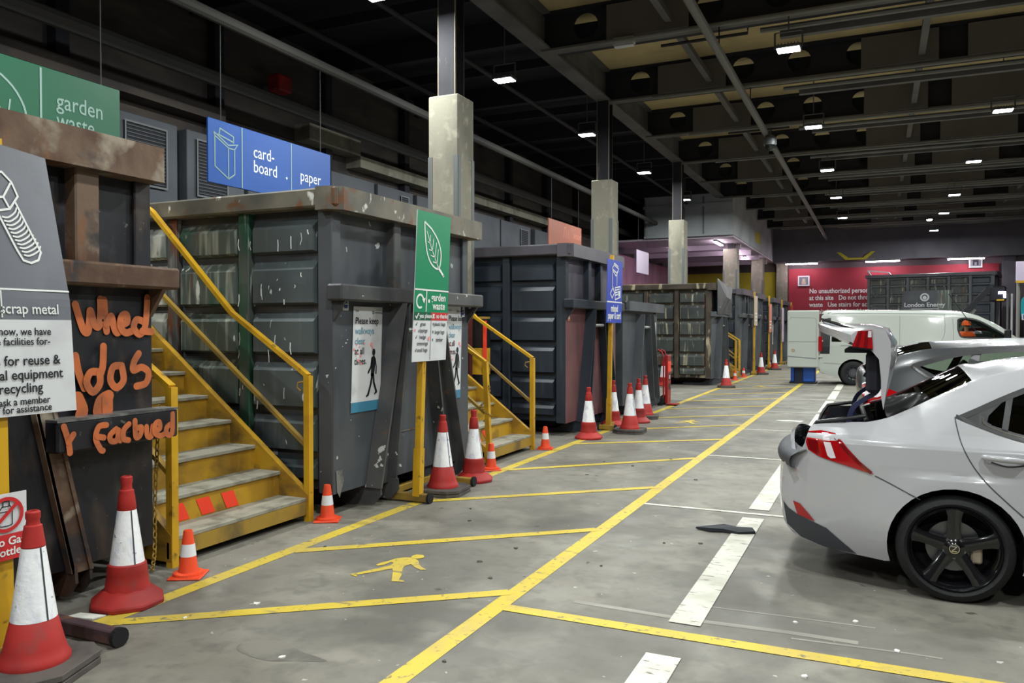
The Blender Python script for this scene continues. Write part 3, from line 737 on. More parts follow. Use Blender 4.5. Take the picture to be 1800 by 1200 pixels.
def walk_poster(parent, y, z, w=.45, h=.94, shear=-.05):
    m = MB()
    sh = plane((0.006, y, z), (0, 1, 0), (0, 0, 1))
    sh = (sh[0], sh[1], sh[2] + Vector((0, -shear, 0)), sh[3])
    m.poly(sh, [(0, 0), (w, 0), (w, h), (0, h)], 'sign_white', 0.003)
    m.rect(sh, 0, 0, w, .09, 'sign_teal', .006)
    for i, (t, mt) in enumerate((('Please keep', 'sign_ink'), ('walkways', 'sign_teal_ink'), ('clear', 'sign_teal_ink'), ('at all', 'sign_ink'), ('times.', 'sign_ink'))):
        m.text(sh, t, .085, .03, h - .155 - .09 * i, mt, .006, .012, sx=.9)
    walker(m, sh, w * .70, .13, .43, 'sign_ink', .006)
    m.ring(sh, w * .66, h - .05, .008, .014, 'sign_ink', .006, 12); m.text(sh, 'LondonEnergy', .022, w * .71, h - .057, 'sign_ink', .006, .01)
    m.text(sh, 'KW', .03, .03, h - .05, 'sign_ink', .006)
    for (px, pz, pr) in ((.02, .56, .02), (.06, .6, .014), (.1, .58, .016), (.17, .61, .018), (.28, .6, .03), (.07, .53, .018), (.12, .5, .02), (.09, .46, .025), (.13, .43, .02), (.05, .5, .012), (.3, .57, .02)):
        m.disc(sh, px, pz, pr * .6, 'pink_mark', .0075, 7)
    return m.build('poster', parent)
def sticker(parent, y, z, w=.085, h=.12, arm=False):
    m = MB(); P = plane((0.006, y, z), (0, 1, 0), (0, 0, 1))
    m.rect(P, 0, 0, w, h, 'sign_white', .003)
    m.poly(P, [(.01, .05), (w - .01, .05), (w - .02, .02), (.02, .02)], 'sticker_blue', .005)
    m.poly(P, [(.02, .075), (w - .02, .075), (w - .012, .06), (.012, .06)], 'sticker_blue', .005)
    m.ring(P, w / 2, .085, .014, .022, 'sticker_blue', .005, 10)
    return m.build('sticker', parent)
def splashes(parent, seed, side_y=-.055, n=26):
    """white paint splashes on the near side and the front"""
    rnd = random.Random(seed); m = MB()
    P = plane((0, -.011, 0), (1, 0, 0), (0, 0, 1)); Q = plane((.006, 0, 0), (0, 1, 0), (0, 0, 1))
    for i in range(n):
        x = -rnd.uniform(.2, 1.0); z = rnd.choice((rnd.uniform(2.3, 2.5), rnd.uniform(1.86, 2.1), rnd.uniform(1.42, 1.65), rnd.uniform(.96, 1.2)))
        r = rnd.uniform(.004, .012); l = rnd.uniform(.01, .12)
        m.stroke(P, [(x, z), (x + rnd.uniform(-.01, .01), z - l * .5), (x + rnd.uniform(-.012, .012), z - l)], r, 'sign_graphic', .048)
    for i in range(n):
        yv = rnd.uniform(.1, .9); z = rnd.uniform(.5, 1.75)
        m.disc(Q, yv, z, rnd.uniform(.002, .007), 'sign_graphic', .002, 6)
    return m.build('paint_splash', parent)

# 1: scrap-metal container, black and rusty
b1 = container('black rusty scrap metal container with orange graffiti beside the stairs', 1.3, x0=-4.32, foot=.05, rw=(.05, .06, .05), web='bin_rusty', side='bin_black', rib='bin_black', rail='bin_rusty', front='bin_black', frame='bin_rusty', zt=2.77, ledge_z=1.89, hi=.185, e=.0, fl=(.06, .05))
m = MB(); m.box(-.05, .065, 1.87, 2.03, 2.0, 2.6, 'bin_rusty', .01); m.build('front_rib', b1)
m = MB(); m.box(0, .15, 1.68, 2.53, .91, 1.09, 'bin_black', .012); m.box(-.0, .152, 1.68, 2.53, 1.085, 1.1, 'worn_bare')
def gr2(pts, w, off, mm, x, k=1.0286):
    G_ = plane((x + .003, 0, 0), (0, 1, 0), (0, 0, 1)); P = [(p[0], p[1]) for p in crom([(a * k - 1.3, 1.62 + (b - 1.62) * k, 0) for a, b in pts], 4)]
    for i, (a, b) in enumerate(P):
        o = off + .00012 * i
        mm.disc(G_, a, b, w / 2, 'graffiti', o, 12)
        if i: 
            c, d = P[i - 1]; l = math.hypot(a - c, b - d) or 1; nx, ny = -(b - d) / l * w / 2, (a - c) / l * w / 2
            mm.poly(G_, [(c + nx, d + ny), (c - nx, d - ny), (a - nx, b - ny), (a + nx, b + ny)], 'graffiti', o + .00006)
for i, s_ in enumerate(([(2.93, 1.08), (2.955, 1.0), (2.965, .93)], [(2.955, .99), (2.985, 1.03)],
           [(3.19, 1.06), (3.14, 1.055), (3.12, .99), (3.15, .925), (3.165, .915)], [(3.13, 1.0), (3.17, .99)],
           [(3.25, 1.03), (3.21, 1.0), (3.215, .965), (3.255, .965), (3.265, 1.02), (3.275, .96)], [(3.335, 1.05), (3.3, 1.02), (3.295, .97), (3.33, .955)],
           [(3.375, 1.065), (3.38, .97), (3.41, .975), (3.42, 1.02), (3.39, 1.02)], [(3.455, 1.02), (3.46, .965), (3.49, .96), (3.5, 1.02)], [(3.515, .99), (3.55, 1.0), (3.545, 1.04), (3.515, 1.03), (3.51, .98), (3.55, .955), (3.59, .965)],
           [(3.635, 1.02), (3.6, 1.0), (3.6, .96), (3.64, .96), (3.645, 1.08)])):
    gr2(s_, .036, .004 + .003 * i, m, .152)
m.build('lower_rail', b1)
g = MB()
for i, s_ in enumerate(([(3.115, 1.755), (3.145, 1.66), (3.17, 1.6), (3.195, 1.6), (3.205, 1.68), (3.21, 1.72), (3.235, 1.64), (3.265, 1.63), (3.275, 1.7), (3.275, 1.79)],
           [(3.30, 1.785), (3.305, 1.7), (3.315, 1.6)], [(3.315, 1.64), (3.345, 1.69), (3.365, 1.62), (3.385, 1.59), (3.415, 1.61)],
           [(3.41, 1.64), (3.455, 1.655), (3.45, 1.70), (3.415, 1.69), (3.405, 1.63), (3.44, 1.59), (3.485, 1.60)],
           [(3.57, 1.66), (3.52, 1.67), (3.5, 1.62), (3.54, 1.58), (3.58, 1.62), (3.595, 1.72), (3.6, 1.81)], [(3.56, 1.60), (3.63, 1.595)],
           [(3.10, 1.46), (3.12, 1.36), (3.155, 1.27)], [(3.28, 1.51), (3.275, 1.4), (3.26, 1.35)], [(3.245, 1.36), (3.19, 1.36), (3.165, 1.30), (3.205, 1.245), (3.25, 1.29), (3.25, 1.35)],
           [(3.40, 1.39), (3.34, 1.385), (3.32, 1.31), (3.36, 1.26), (3.41, 1.30), (3.40, 1.38)],
           [(3.52, 1.46), (3.485, 1.41), (3.48, 1.36), (3.54, 1.375), (3.59, 1.34), (3.57, 1.275), (3.50, 1.26)],
           [(3.10, 1.22), (3.13, 1.15), (3.12, 1.12)], [(3.3, 1.215), (3.25, 1.19), (3.23, 1.13)], [(3.29, 1.2), (3.29, 1.13)])):
    gr2(s_, .046 if i < 11 else .075, .004 + .003 * i, g, 0.0)
g.build('graffiti_writing', b1)
# 2: slate container with the two walkway posters
b2 = container('slate grey container with two walkway posters behind the green leaf sign', 5.5, side='bin_calm', side_near='bin_streaky', rib='bin_slate', rail='bin_rail', front='bin_slate', frame='bin_rail_slate', ledge_z=1.87, bays={0: 'bin_calm', 2: 'bin_whitewash', 3: 'bin_whitewash'}, ribs={1: 'rib_green', 2: 'rib_rust'})
walk_poster(b2, .24, .87); walk_poster(b2, 1.92, .85, .33, 1.0)
sticker(b2, .13, 1.77); sticker(b2, 2.27, 1.74)
m = MB(); P = plane((.006, 0, 0), (0, 1, 0), (0, 0, 1))
m.stroke(P, [(.98, .62), (1.5, .62)], .012, 'bin_rail', .004); m.build('weld_seam', b2)
m = MB(); m.poly(P, [(.03, .40), (.12, .40), (.14, .30), (.1, .22), (.08, .16), (.04, .22)], 'worn_bare', .004); m.build('worn_patch', b2)
splashes(b2, 3)
# 3, 4: navy container with faded red front plate, low grey neighbour
b3 = container('navy blue tall container with faded reddish lower front plate', 11.05, side='bin_navy', rib='bin_navy', rail='bin_lilac', front='bin_lilac', lower='bin_red', frame='bin_navy', ledge_z=1.93, zt=2.86)
m = MB(); P = plane((.006, .06, 1.72), (0, 1, 0), (0, 0, 1)); m.rect(P, 0, 0, .1, .13, 'sign_salmon', .003); m.poly(P, [(.02, .03), (.08, .03), (.05, .1)], 'sign_white', .006); m.build('sticker', b3)
b4 = container('low grey container with a red-lettered label beside the tall navy one', 13.95, side='bin_grey', rib='bin_grey', rail='bin_grey', front='bin_grey', ledge_z=1.9, upper=False, zt=2.1, rows=[(.30, .55), (.6, 1.05), (1.1, 1.55), (1.6, 2.0), (2.05, 2.5)], hi=.14)
m = MB(); P = plane((.006, 2.1, .95), (0, 1, 0), (0, 0, 1)); m.rect(P, 0, 0, .24, .78, 'sign_white', .003)
for i in range(5): m.rect(P, .05, .06 + i * .145, .19, .15 + i * .145, 'sign_red' if i % 2 else 'pink_mark', .006); m.rect(P, .08, .085 + i * .145, .12, .125 + i * .145, 'sign_white', .008)
m.build('label_sheet', b4)
# 5: old streaked container with torn sheet on its corner
b5 = container('old streaked container with rusty ribs and torn sheeting on its corner', 22.4, side='bin_old', side_near='bin_old', rib='bin_old_rib', rail='bin_old_rib', front='bin_grey', frame='bin_grey', zt=2.86, ledge_z=1.95)
m = MB(); m.add([(.16, .05, 2.0), (.15, 1.0, 2.02), (.18, 2.2, 2.0), (.17, 2.45, 2.86), (.16, 1.5, 2.84), (.2, .7, 2.90), (.15, .05, 3.0), (.28, .8, 2.5), (.25, 1.7, 2.45)], [(0, 1, 7), (0, 7, 6), (6, 7, 5), (5, 7, 4), (1, 8, 7), (7, 8, 4), (1, 2, 8), (8, 2, 3), (8, 3, 4)], 'bin_rail_slate'); m.build('torn_sheet', b5)
# 6-9: the far grey row
for y_, lab in ((27.35, 'grey container behind the beige sign post in the far row'), (30.75, 'grey container between the beige and the salmon sign posts'), (36.2, 'grey container with a white notice strip behind the salmon sign post'), (40.6, 'last grey container of the far row before the far wall')):
    c_ = container(lab, y_, side='bin_navy', rib='bin_grey', rail='bin_lilac', front='bin_grey', frame='bin_grey', zt=2.92, ledge_z=1.98)
    if y_ == 36.2:
        m = MB(); P = plane((.006, .2, .9), (0, 1, 0), (0, 0, 1)); m.rect(P, 0, 0, .35, 1.0, 'sign_white', .003); walker(m, P, .2, .1, .45, 'sign_ink', .006); m.text(P, 'Please', .08, .04, .85, 'sign_ink', .006); m.text(P, 'keep', .08, .04, .75, 'sign_ink', .006); m.build('poster', c_)

# ================================================================== STAIRS
def stairs(label, y0, W=1.5, x0=-4.2, chain=False, red=(0, 3), n=9, slantpost=0.0, post_top=1.22):
    t = thing('access_stairs', label, 'stairs', (x0, y0, 0), 0, 'yellow steel access stairs')
    run, rise = .272, .205
    P = plane((0, 0, 0), (0, 1, 0), (0, 0, 1))
    for i in range(n):
        z = .2 + rise * i; xa = -.02 - run * i
        d = MB(); d.box(xa - run - .03, xa + .02, .06, W - .06, z - .03, z, 'tread', .004); d.build('tread', t)
        e = MB(); e.box(xa - run - .012, xa - run, .06, W - .06, z, z + rise - .03, 'yellow_riser')
        if i in red:
            Q = plane((xa - run, 0, z), (0, 1, 0), (0, 0, 1))
            for k in range(3):
                ya = (.26 if chain else .14) + k * .25; e.poly(Q, [(ya, .01), (ya + .13, .01), (ya + .20 - .14 * (not chain) - .06, .14), (ya + .07 - .14 * (not chain) - .06, .14)] if not chain else [(ya + .06, .01), (ya + .19, .01), (ya + .13, .14), (ya, .14)], 'tape_red', .004)
        e.build('riser', t)
    e = MB(); e.box(-.02, .0, .0, W, .06, .17, 'yellow_dull'); e.build('kick_plate', t)
    top = .2 + rise * (n - 1); xe = -.02 - run * n
    for yy in (0, W - .06):
        s = MB()
        s.prism([(0.02, yy, .04), (.02, yy, .22), (xe, yy, top + .28), (xe, yy, top - .06), (-.25, yy, .04)], (0, .06 if yy == 0 else .06, 0), 'yellow_riser')
        s.build('stringer', t)
    p = MB(); p.box(xe - 1.1, xe, 0, W, top - .05, top, 'tread'); p.build('landing', t)
    for (lx, ly) in ((xe - .06, .05), (xe - 1.05, .05), (xe - .06, W - .11), (xe - 1.05, W - .11)):
        l = MB(); l.box(lx - .03, lx + .03, ly, ly + .06, 0, top - .05, 'yellow_dull'); l.build('leg', t)
    for sd, yy in ((0, .03), (1, W - .03)):
        q = MB(); q.bar((-.0 - slantpost * (1 - sd), yy, 0), (-.0, yy, post_top), .056, .056, 'yellow_steel', (1, 0, 0)); q.build('post', t)
        h = MB()
        pts = [(0, yy, post_top), (-.83, yy, 1.75), (-1.8, yy, 2.7), (-2.4, yy, 3.05), (xe - 1.1, yy, 3.05)]
        for a, b in zip(pts[:-1], pts[1:]): h.bar(a, b, .055, .035, 'yellow_steel')
        h.build('handrail', t)
        h = MB(); pts = [(-.0, yy, .62), (-1.9, yy, 2.1), (-2.5, yy, 2.5), (xe - 1.1, yy, 2.5)]
        for a, b in zip(pts[:-1], pts[1:]): h.bar(a, b, .045, .03, 'yellow_dull')
        h.build('mid_rail', t)
        for xx, z0, z1 in ((-2.4, 1.8, 3.05), (xe - 1.07, top, 3.05)):
            q = MB(); q.box(xx - .025, xx + .025, yy - .025, yy + .025, z0, z1, 'yellow_steel'); q.build('post', t)
    hk = MB(); hk.tube([(-.03, W - .05, post_top - .05), (-.09, W - .05, post_top - .06), (-.1, W - .05, post_top - .1), (-.06, W - .05, post_top - .13)], .008, 'yellow_dull', 6); hk.build('chain_hook', t)
    c = MB()
    if chain: path = [(-.06, -.02, 1.1), (-.07, -.03, .8), (-.06, -.06, .45), (-.02, -.10, .15), (.0, -.14, .02)]
    else: path = [(.05, .03, .95), (.03, .06, .8), (-.06, .03, .7), (.05, .0, .62), (.05, .07, .58), (-.04, .06, .52)]
    pp = crom(path, 7)
    for i in range(len(pp) - 1):
        a, b = pp[i], pp[i + 1]; mid = (a + b) / 2; d = (b - a).normalized(); u = Vector((1, 0, 0)) if i % 2 else Vector((0, 1, 0)); u = (u - d * u.dot(d)).normalized(); ln = (b - a).length * .62
        c.tube([mid + d * ln * math.cos(q * PI / 4) + u * .013 * math.sin(q * PI / 4) for q in range(8)], .005, 'yellow_dull', 5, closed=True)
    c.build('safety_chain', t, smooth=True)
    return t
stairs('yellow steel stairs with a hanging chain between the black and slate containers', 3.89, 1.48, -4.33, chain=True, slantpost=.0)
stairs('yellow steel stairs with knotted chain beside the navy container', 8.3, 1.46, -4.17, red=(0, 2), slantpost=-.06)
stairs('small far yellow stairs beside the old streaked container', 25.95, .8, -4.1, red=())
# banded bollard by the column
t = thing('banded_bollard', 'yellow and black banded post behind the stairs beside the navy container', 'bollard', (-5.22, 10.3, 0))
for z0, z1, mt in ((0, .55, 'yellow_steel'), (.55, .95, 'trim_black'), (.95, 1.33, 'yellow_steel'), (1.33, 1.75, 'trim_black'), (1.75, 1.78, 'yellow_dull')):
    m = MB(); m.lathe([(0, z0), (.13, z0), (.13, z1), (0, z1)], mt, 20); m.build('band', t, smooth=True)
m = MB(); m.box(.09, .13, -.125, -.085, 1.0, 1.72, 'tape_red'); m.build('reflector', t)

# ================================================================== SIGN STANDS
def stand(name, label, y, x=-3.87, zt=2.76, cat='sign', group='sign posts along the walkway', foot='yellow_dull', mat='yellow_steel', lean=.0, yw=.9, pole_dy=0.0, fdark=None, ff=.12, fb=-.28):
    t = thing(name, label, cat, (x, y, 0), 0, group)
    p = MB(); p.bar((0, 0, .06), (0.0, lean, zt), .06, .06, mat, (1, 0, 0)); p.bar((0, 0, .06), (0, lean * .16, .5), .075, .075, mat, (1, 0, 0)); p.build('pole', t)
    if pole_dy < -.2: q = MB(); q.box(fb + .03, .04, -.04, .04, .015, .08, foot, .004); q.build('cross_bar', t)
    for yy in (pole_dy, yw + pole_dy) if yw else (pole_dy,):
        f = MB(); f.box(fb, ff, yy - .035, yy + .035, .015, .085, fdark or foot, .006); f.lathe([(0, -.005), (.05, -.005), (.05, .02), (0, .02)], 'rubber', 14, (ff, yy, .05), 'x')
        f.lathe([(0, -.005), (.05, -.005), (.05, .02), (0, .02)], 'rubber', 14, (fb - .015, yy, .05), 'x')
        f.build('foot', t)
    if yw:
        c = MB(); c.box(fb + .03, fb + .10, min(0, pole_dy), yw + pole_dy, .02, .08, foot, .004); c.build('cross_bar', t)
    return t
def sheet(m, Y0, Y1, Z0, Z1, X, mat, bend=None, back=.006, ny=6, nz=10):
    """thin bent board; bend(u, v) -> (dx, dy) with u across, v up in 0..1"""
    bend = bend or (lambda u, v: (0, 0))
    def p(u, v, o):
        dx, dy = bend(u, v); return (X + dx + o, Y0 + (Y1 - Y0) * u + dy, Z0 + (Z1 - Z0) * v)
    vs = [p(i / ny, j / nz, 0) for j in range(nz + 1) for i in range(ny + 1)] + [p(i / ny, j / nz, -back) for j in range(nz + 1) for i in range(ny + 1)]
    o = (ny + 1) * (nz + 1); fs = []
    for j in range(nz):
        for i in range(ny):
            a = j * (ny + 1) + i; b = a + 1; c = a + ny + 2; d = a + ny + 1
            fs += [(a, b, c, d), (o + d, o + c, o + b, o + a)]
    for i in range(ny):
        fs += [(i, o + i, o + i + 1, i + 1), (nz * (ny + 1) + i, nz * (ny + 1) + i + 1, o + nz * (ny + 1) + i + 1, o + nz * (ny + 1) + i)]
    for j in range(nz):
        a = j * (ny + 1); d = a + ny + 1; fs.append((a, d, o + d, o + a)); a += ny; d += ny; fs.append((a, o + a, o + d, d))
    m.add(vs, fs, mat)
def warp(m, start, fn):
    for i in range(start, len(m.v)): m.v[i] = fn(m.v[i])

# scrap metal sign (foreground)
t = stand('scrap_metal_sign', 'grey and white scrap metal sign on a yellow post, nearest of all', 2.47, yw=.75, pole_dy=-.4, zt=2.53, fdark='brown_tube', lean=-.025, ff=.37)
m = MB(); X = .055
def wp(v):
    x, y, z = v; u = (y + .32) / .65; k = max(0, (z - 1.75) / .75)
    return (x - .23 * max(0, u - .45) * k, y + (1.85 - z) * .055 + .02 * max(0, .2 - u), z)
sheet(m, -.32, .33, 1.19, 1.66, X, 'sign_white', ny=14, nz=8); sheet(m, -.32, .33, 1.66, 2.5, X, 'sign_grey', ny=14, nz=24)
P = plane((X, 0, 0), (0, 1, 0), (0, 0, 1))
ox = 2.47
def L_(pts): return [(a - ox - (1.85 - b) * .055, b) for a, b in pts]
for s_ in ([(2.401, 2.355), (2.461, 2.368), (2.518, 2.328), (2.551, 2.265), (2.501, 2.197), (2.436, 2.179), (2.35, 2.17), (2.31, 2.25), (2.34, 2.33), (2.401, 2.355)], [(2.36, 2.235), (2.418, 2.239), (2.466, 2.249), (2.501, 2.197)], [(2.466, 2.249), (2.512, 2.324)], [(2.36, 2.235), (2.35, 2.17)],
           [(2.436, 2.163), (2.531, 2.001), (2.564, 1.952), (2.605, 1.942), (2.646, 1.959), (2.664, 2.0), (2.534, 2.234)]):
    m.stroke(P, L_(s_), .011, 'sign_graphic', .005)
for k in range(11):
    q = [(2.455 + k * .0113, 2.153 - k * .0174), (2.487 + k * .0114, 2.153 - k * .0175), (2.527 + k * .0123, 2.181 - k * .0176), (2.54 + k * .0124, 2.209 - k * .0176)]
    m.stroke(P, [(p[0], p[1]) for p in crom([(a, b, 0) for a, b in L_(q)], 3)], .0085, 'sign_graphic', .0055)
m.rect(P, -.32, 1.803, .33, 1.812, 'sign_graphic', .005)
m.rect(P, -.035, 1.67, -.028, 1.80, 'sign_graphic', .005)
m.text(P, 'scrap metal', .072, .262, 1.69, 'sign_graphic', .005, .012, 'RIGHT', sx=.9)
for s_, z, sz, yr in (('Did you know, we have', 1.585, .052, .212), ('separate facilities for-', 1.536, .052, .205), ('Batteries for reuse &', 1.437, .068, .252), ('electrical equipment', 1.368, .068, .262), ('for recycling', 1.302, .068, .15), ('please ask a member', 1.243, .05, .185), ('of staff for assistance', 1.205, .05, .192)):
    m.text(P, s_, sz, yr, z, 'sign_ink', .005, .014, 'RIGHT', sx=.92)
warp(m, 0, wp)
m.build('board', t)
m = MB(); P = plane((.06, 0, 0), (0, 1, 0), (0, 0, 1)); m.box(.05, .056, -.12, .09, .50, .82, 'sign_white')
m.rect(P, -.12, .50, .09, .625, 'sign_red', .001); m.ring(P, -.015, .72, .068, .086, 'sign_red', .003, 28); m.stroke(P, [(-.073, .67), (.04, .77)], .018, 'sign_red', .0045, cap=False)
m.stroke(P, [(-.05, .67), (-.05, .74), (-.035, .76), (.005, .76), (.015, .74), (.015, .67), (-.0, .665), (-.035, .665)], .005, 'sign_ink', .002, closed=True); m.stroke(P, [(-.03, .76), (-.03, .785), (.0, .785), (.0, .76)], .006, 'sign_ink', .002); m.stroke(P, [(-.05, .735), (.015, .735)], .005, 'sign_ink', .002)
m.text(P, 'No Gas', .055, .078, .572, 'sign_graphic', .003, .02, 'RIGHT'); m.text(P, 'Bottles', .055, .078, .522, 'sign_graphic', .003, .02, 'RIGHT')
m.build('gas_notice', t)
# green garden waste sign
t = stand('garden_waste_sign', 'green garden waste sign with a white leaf on a yellow post', 6.33, zt=2.70, lean=.16, yw=.88, fb=-.45)
m = MB(); X = .045
sheet(m, 6.205, 6.825, 1.31, 2.70, X, 'sign_white', ny=4, nz=8)
P = plane((X, 0, 0), (0, 1, 0), (0, 0, 1))
for j in range(6):
    z0 = 1.765 + j * (.935 / 6); m.rect(P, 6.205, z0, 6.825, z0 + .935 / 6, 'sign_green', .002)
m.rect(P, 6.205, 1.69, 6.515, 1.765, 'sign_green_dull', .0022); m.rect(P, 6.515, 1.69, 6.825, 1.765, 'sign_red', .0022)
sh2 = lambda pts: [(a + .0 - (b - 1.31) * .075 + .05, b) for a, b in pts]
leaf = [(6.377, 2.604), (6.386, 2.476), (6.417, 2.331), (6.477, 2.237), (6.575, 2.184), (6.638, 2.192), (6.671, 2.251), (6.676, 2.354), (6.613, 2.462), (6.502, 2.551)]
m.stroke(P, [(p[0], p[1]) for p in crom([(a, b, 0) for a, b in sh2(leaf)], 4)] + sh2([leaf[-1], leaf[0]]), .017, 'sign_graphic', .005)
m.stroke(P, sh2([(6.62, 2.197), (6.68, 2.155), (6.725, 2.118)]), .026, 'sign_graphic', .0052)
for v in ([(6.417, 2.523), (6.501, 2.364), (6.613, 2.209)], [(6.482, 2.492), (6.472, 2.411)], [(6.434, 2.425), (6.472, 2.411)], [(6.539, 2.461), (6.514, 2.346)], [(6.453, 2.353), (6.521, 2.344)], [(6.593, 2.429), (6.563, 2.287)], [(6.484, 2.3), (6.563, 2.287)], [(6.626, 2.368), (6.6, 2.234)], [(6.526, 2.243), (6.6, 2.234)]):
    m.stroke(P, sh2(v), .010, 'sign_graphic', .0055)
m.rect(P, 6.205, 1.965, 6.825, 1.98, 'sign_graphic', .005); m.rect(P, 6.405, 1.77, 6.42, 1.965, 'sign_graphic', .005)
m.ring(P, 6.30, 1.865, .05, .07, 'sign_graphic', .005, 22, .35, 5.3); m.poly(P, [(6.335, 1.885), (6.395, 1.9), (6.372, 1.845)], 'sign_graphic', .0055)
m.disc(P, 6.46, 1.87, .018, 'sign_graphic', .005, 10); m.text(P, 'garden', .1, 6.50, 1.875, 'sign_graphic', .005, .02); m.text(P, 'waste', .1, 6.53, 1.795, 'sign_graphic', .005, .02)
m.text(P, 'yes please', .058, 6.30, 1.712, 'sign_graphic', .005, .02); m.text(P, 'no thanks', .058, 6.60, 1.712, 'sign_graphic', .005, .02)
m.stroke(P, [(6.23, 1.73), (6.25, 1.708), (6.285, 1.755)], .013, 'sign_graphic', .005); m.stroke(P, [(6.54, 1.708), (6.57, 1.752)], .013, 'sign_graphic', .005); m.stroke(P, [(6.57, 1.708), (6.54, 1.752)], .013, 'sign_graphic', .0052)
m.rect(P, 6.512, 1.32, 6.518, 1.69, 'sign_ink', .004)
for i, (a, b) in enumerate((('grass', 'plastic bags'), ('clippings', 'large logs'), ('hedge', 'timber'), ('trimmings', ''), ('small logs', ''))):
    m.text(P, a, .048, 6.37, 1.64 - i * .06, 'sign_ink', .005, .015, 'CENTER'); m.text(P, b, .048, 6.68, 1.64 - i * .075, 'sign_ink', .005, .015, 'CENTER')
    if i in (0, 2, 4): m.stroke(P, [(6.245, 1.655 - i * .06), (6.252, 1.645 - i * .06), (6.27, 1.672 - i * .06)], .007, 'sign_ink', .005)
    if i < 3: m.stroke(P, [(6.545, 1.645 - i * .075), (6.56, 1.668 - i * .075)], .006, 'sign_ink', .005); m.stroke(P, [(6.56, 1.645 - i * .075), (6.545, 1.668 - i * .075)], .006, 'sign_ink', .0052)
m.disc(P, 6.48, 1.52, .022, 'pink_mark', .006, 9, .7); m.disc(P, 6.23, 1.60, .012, 'pink_mark', .006, 8)
warp(m, 0, lambda v: (v[0], v[1] - 6.33 + (v[2] - 1.31) * .075 - .045, v[2]))
m.build('board', t)
# blue mixed paper and card sign
t = stand('paper_and_card_sign', 'blue mixed paper and card sign on a yellow post in front of the navy container', 12.1, zt=2.78, lean=.16, yw=.98, pole_dy=-.05, fb=-.14)
m = MB(); X = .045; sheet(m, 11.86, 12.66, 1.70, 2.70, X, 'sign_blue_deep', ny=4, nz=6)
P = plane((X, 0, 0), (0, 1, 0), (0, 0, 1))
m.rect(P, 11.86, 2.02, 12.66, 2.04, 'sign_graphic', .004)
m.text(P, 'mixed', .15, 12.26, 1.88, 'sign_graphic', .004, .03, 'CENTER'); m.text(P, 'paper & card', .15, 12.26, 1.765, 'sign_graphic', .004, .03, 'CENTER', sx=.85)
for s_ in ([(12.12, 2.56), (12.12, 2.27)], [(12.36, 2.51), (12.36, 2.3)], [(12.08, 2.56), (12.2, 2.62), (12.44, 2.57), (12.33, 2.5), (12.08, 2.56)], [(12.16, 2.59), (12.2, 2.65), (12.4, 2.61), (12.4, 2.58)], [(12.1, 2.54), (12.3, 2.45), (12.42, 2.54)], [(12.12, 2.29), (12.2, 2.22)],
           [(12.02, 2.16), (12.14, 2.25), (12.24, 2.18), (12.12, 2.09), (12.02, 2.16)], [(12.26, 2.26), (12.54, 2.29), (12.56, 2.12), (12.28, 2.07), (12.26, 2.26)], [(12.28, 2.22), (12.5, 2.25)], [(12.28, 2.18), (12.42, 2.2)], [(12.28, 2.14), (12.42, 2.16)]):
    m.stroke(P, s_, .02, 'sign_graphic', .004)
m.rect(P, 12.44, 2.13, 12.53, 2.22, 'sign_graphic', .005)
warp(m, 0, lambda v: (v[0], v[1] - 12.1 + (v[2] - 1.7) * .06 - .03, v[2]))
m.build('board', t)
# far sign posts: thin boards seen almost edge on
for y_, z0, z1, mt, col, lab in ((28.4, 1.70, 2.72, 'sign_beige', 'beige', 'beige sign on a yellow post in front of the far grey containers'), (32.5, 1.45, 2.55, 'sign_salmon', 'salmon', 'salmon pink sign on a yellow post beside two far cones'), (37.0, 1.0, 2.5, 'sign_blank', 'pale', 'pale lilac sign on a yellow post near the far end of the row'), (41.2, 1.7, 2.75, 'sign_red', 'red', 'red sign on a yellow post beside the open van door')):
    t = stand('waste_sign', lab, y_, zt=2.86, lean=.06, fb=-.1)
    m = MB(); sheet(m, -.3, .5, z0, z1, .045, mt, ny=2, nz=2); P = plane((.045, 0, 0), (0, 1, 0), (0, 0, 1))
    for k in range(3): m.rect(P, -.2, z0 + .15 + k * .12, .4, z0 + .2 + k * .12, 'sign_white', .004)
    m.build('board', t)

# overhead category boards over the containers
def hung(name, label, y0, y1, z0, z1, mat, draw, group='overhead category boards'):
    t = thing(name, label, 'sign', (-8.5, (y0 + y1) / 2, z0), 0, group)
    m = MB(); m.box(-8.53, -8.5, y0, y1, z0, z1, mat, .004); P = plane((-8.5, 0, 0), (0, 1, 0), (0, 0, 1)); draw(m, P)
    m.build('board', t, (-8.5, (y0 + y1) / 2, z0))
    for yy in (y0 + .25, y1 - .25):
        w = MB(); w.tube([(-8.515, yy, z1), (-8.515, yy, 5.93)], .008, 'pipe_dark', 6); w.build('hanger', t, (-8.5, (y0 + y1) / 2, z0))
    return t
def d_garden(m, P):
    m.rect(P, 5.905, 3.7, 5.93, 4.52, 'sign_dim', .004)
    lf = [(5.1, 4.36), (5.35, 4.37), (5.6, 4.22), (5.74, 3.98), (5.7, 3.75), (5.5, 3.68), (5.28, 3.78), (5.14, 4.0), (5.08, 4.2)]
    m.stroke(P, [(p[0], p[1]) for p in crom([(a, b, 0) for a, b in lf], 4, True)], .024, 'sign_dim', .004, closed=True)
    for v in ([(5.15, 4.3), (5.4, 4.05), (5.62, 3.72)], [(5.45, 4.2), (5.42, 4.03)], [(5.57, 4.08), (5.54, 3.86)], [(5.64, 3.96), (5.62, 3.76)], [(5.28, 4.0), (5.42, 4.02)], [(5.36, 3.84), (5.53, 3.86)]): m.stroke(P, v, .018, 'sign_dim', .0045)
    m.text(P, 'garden', .26, 6.1, 4.12, 'sign_dim', .004, .005, sx=.85); m.text(P, 'waste', .26, 6.1, 3.90, 'sign_dim', .004, .005, sx=.8)
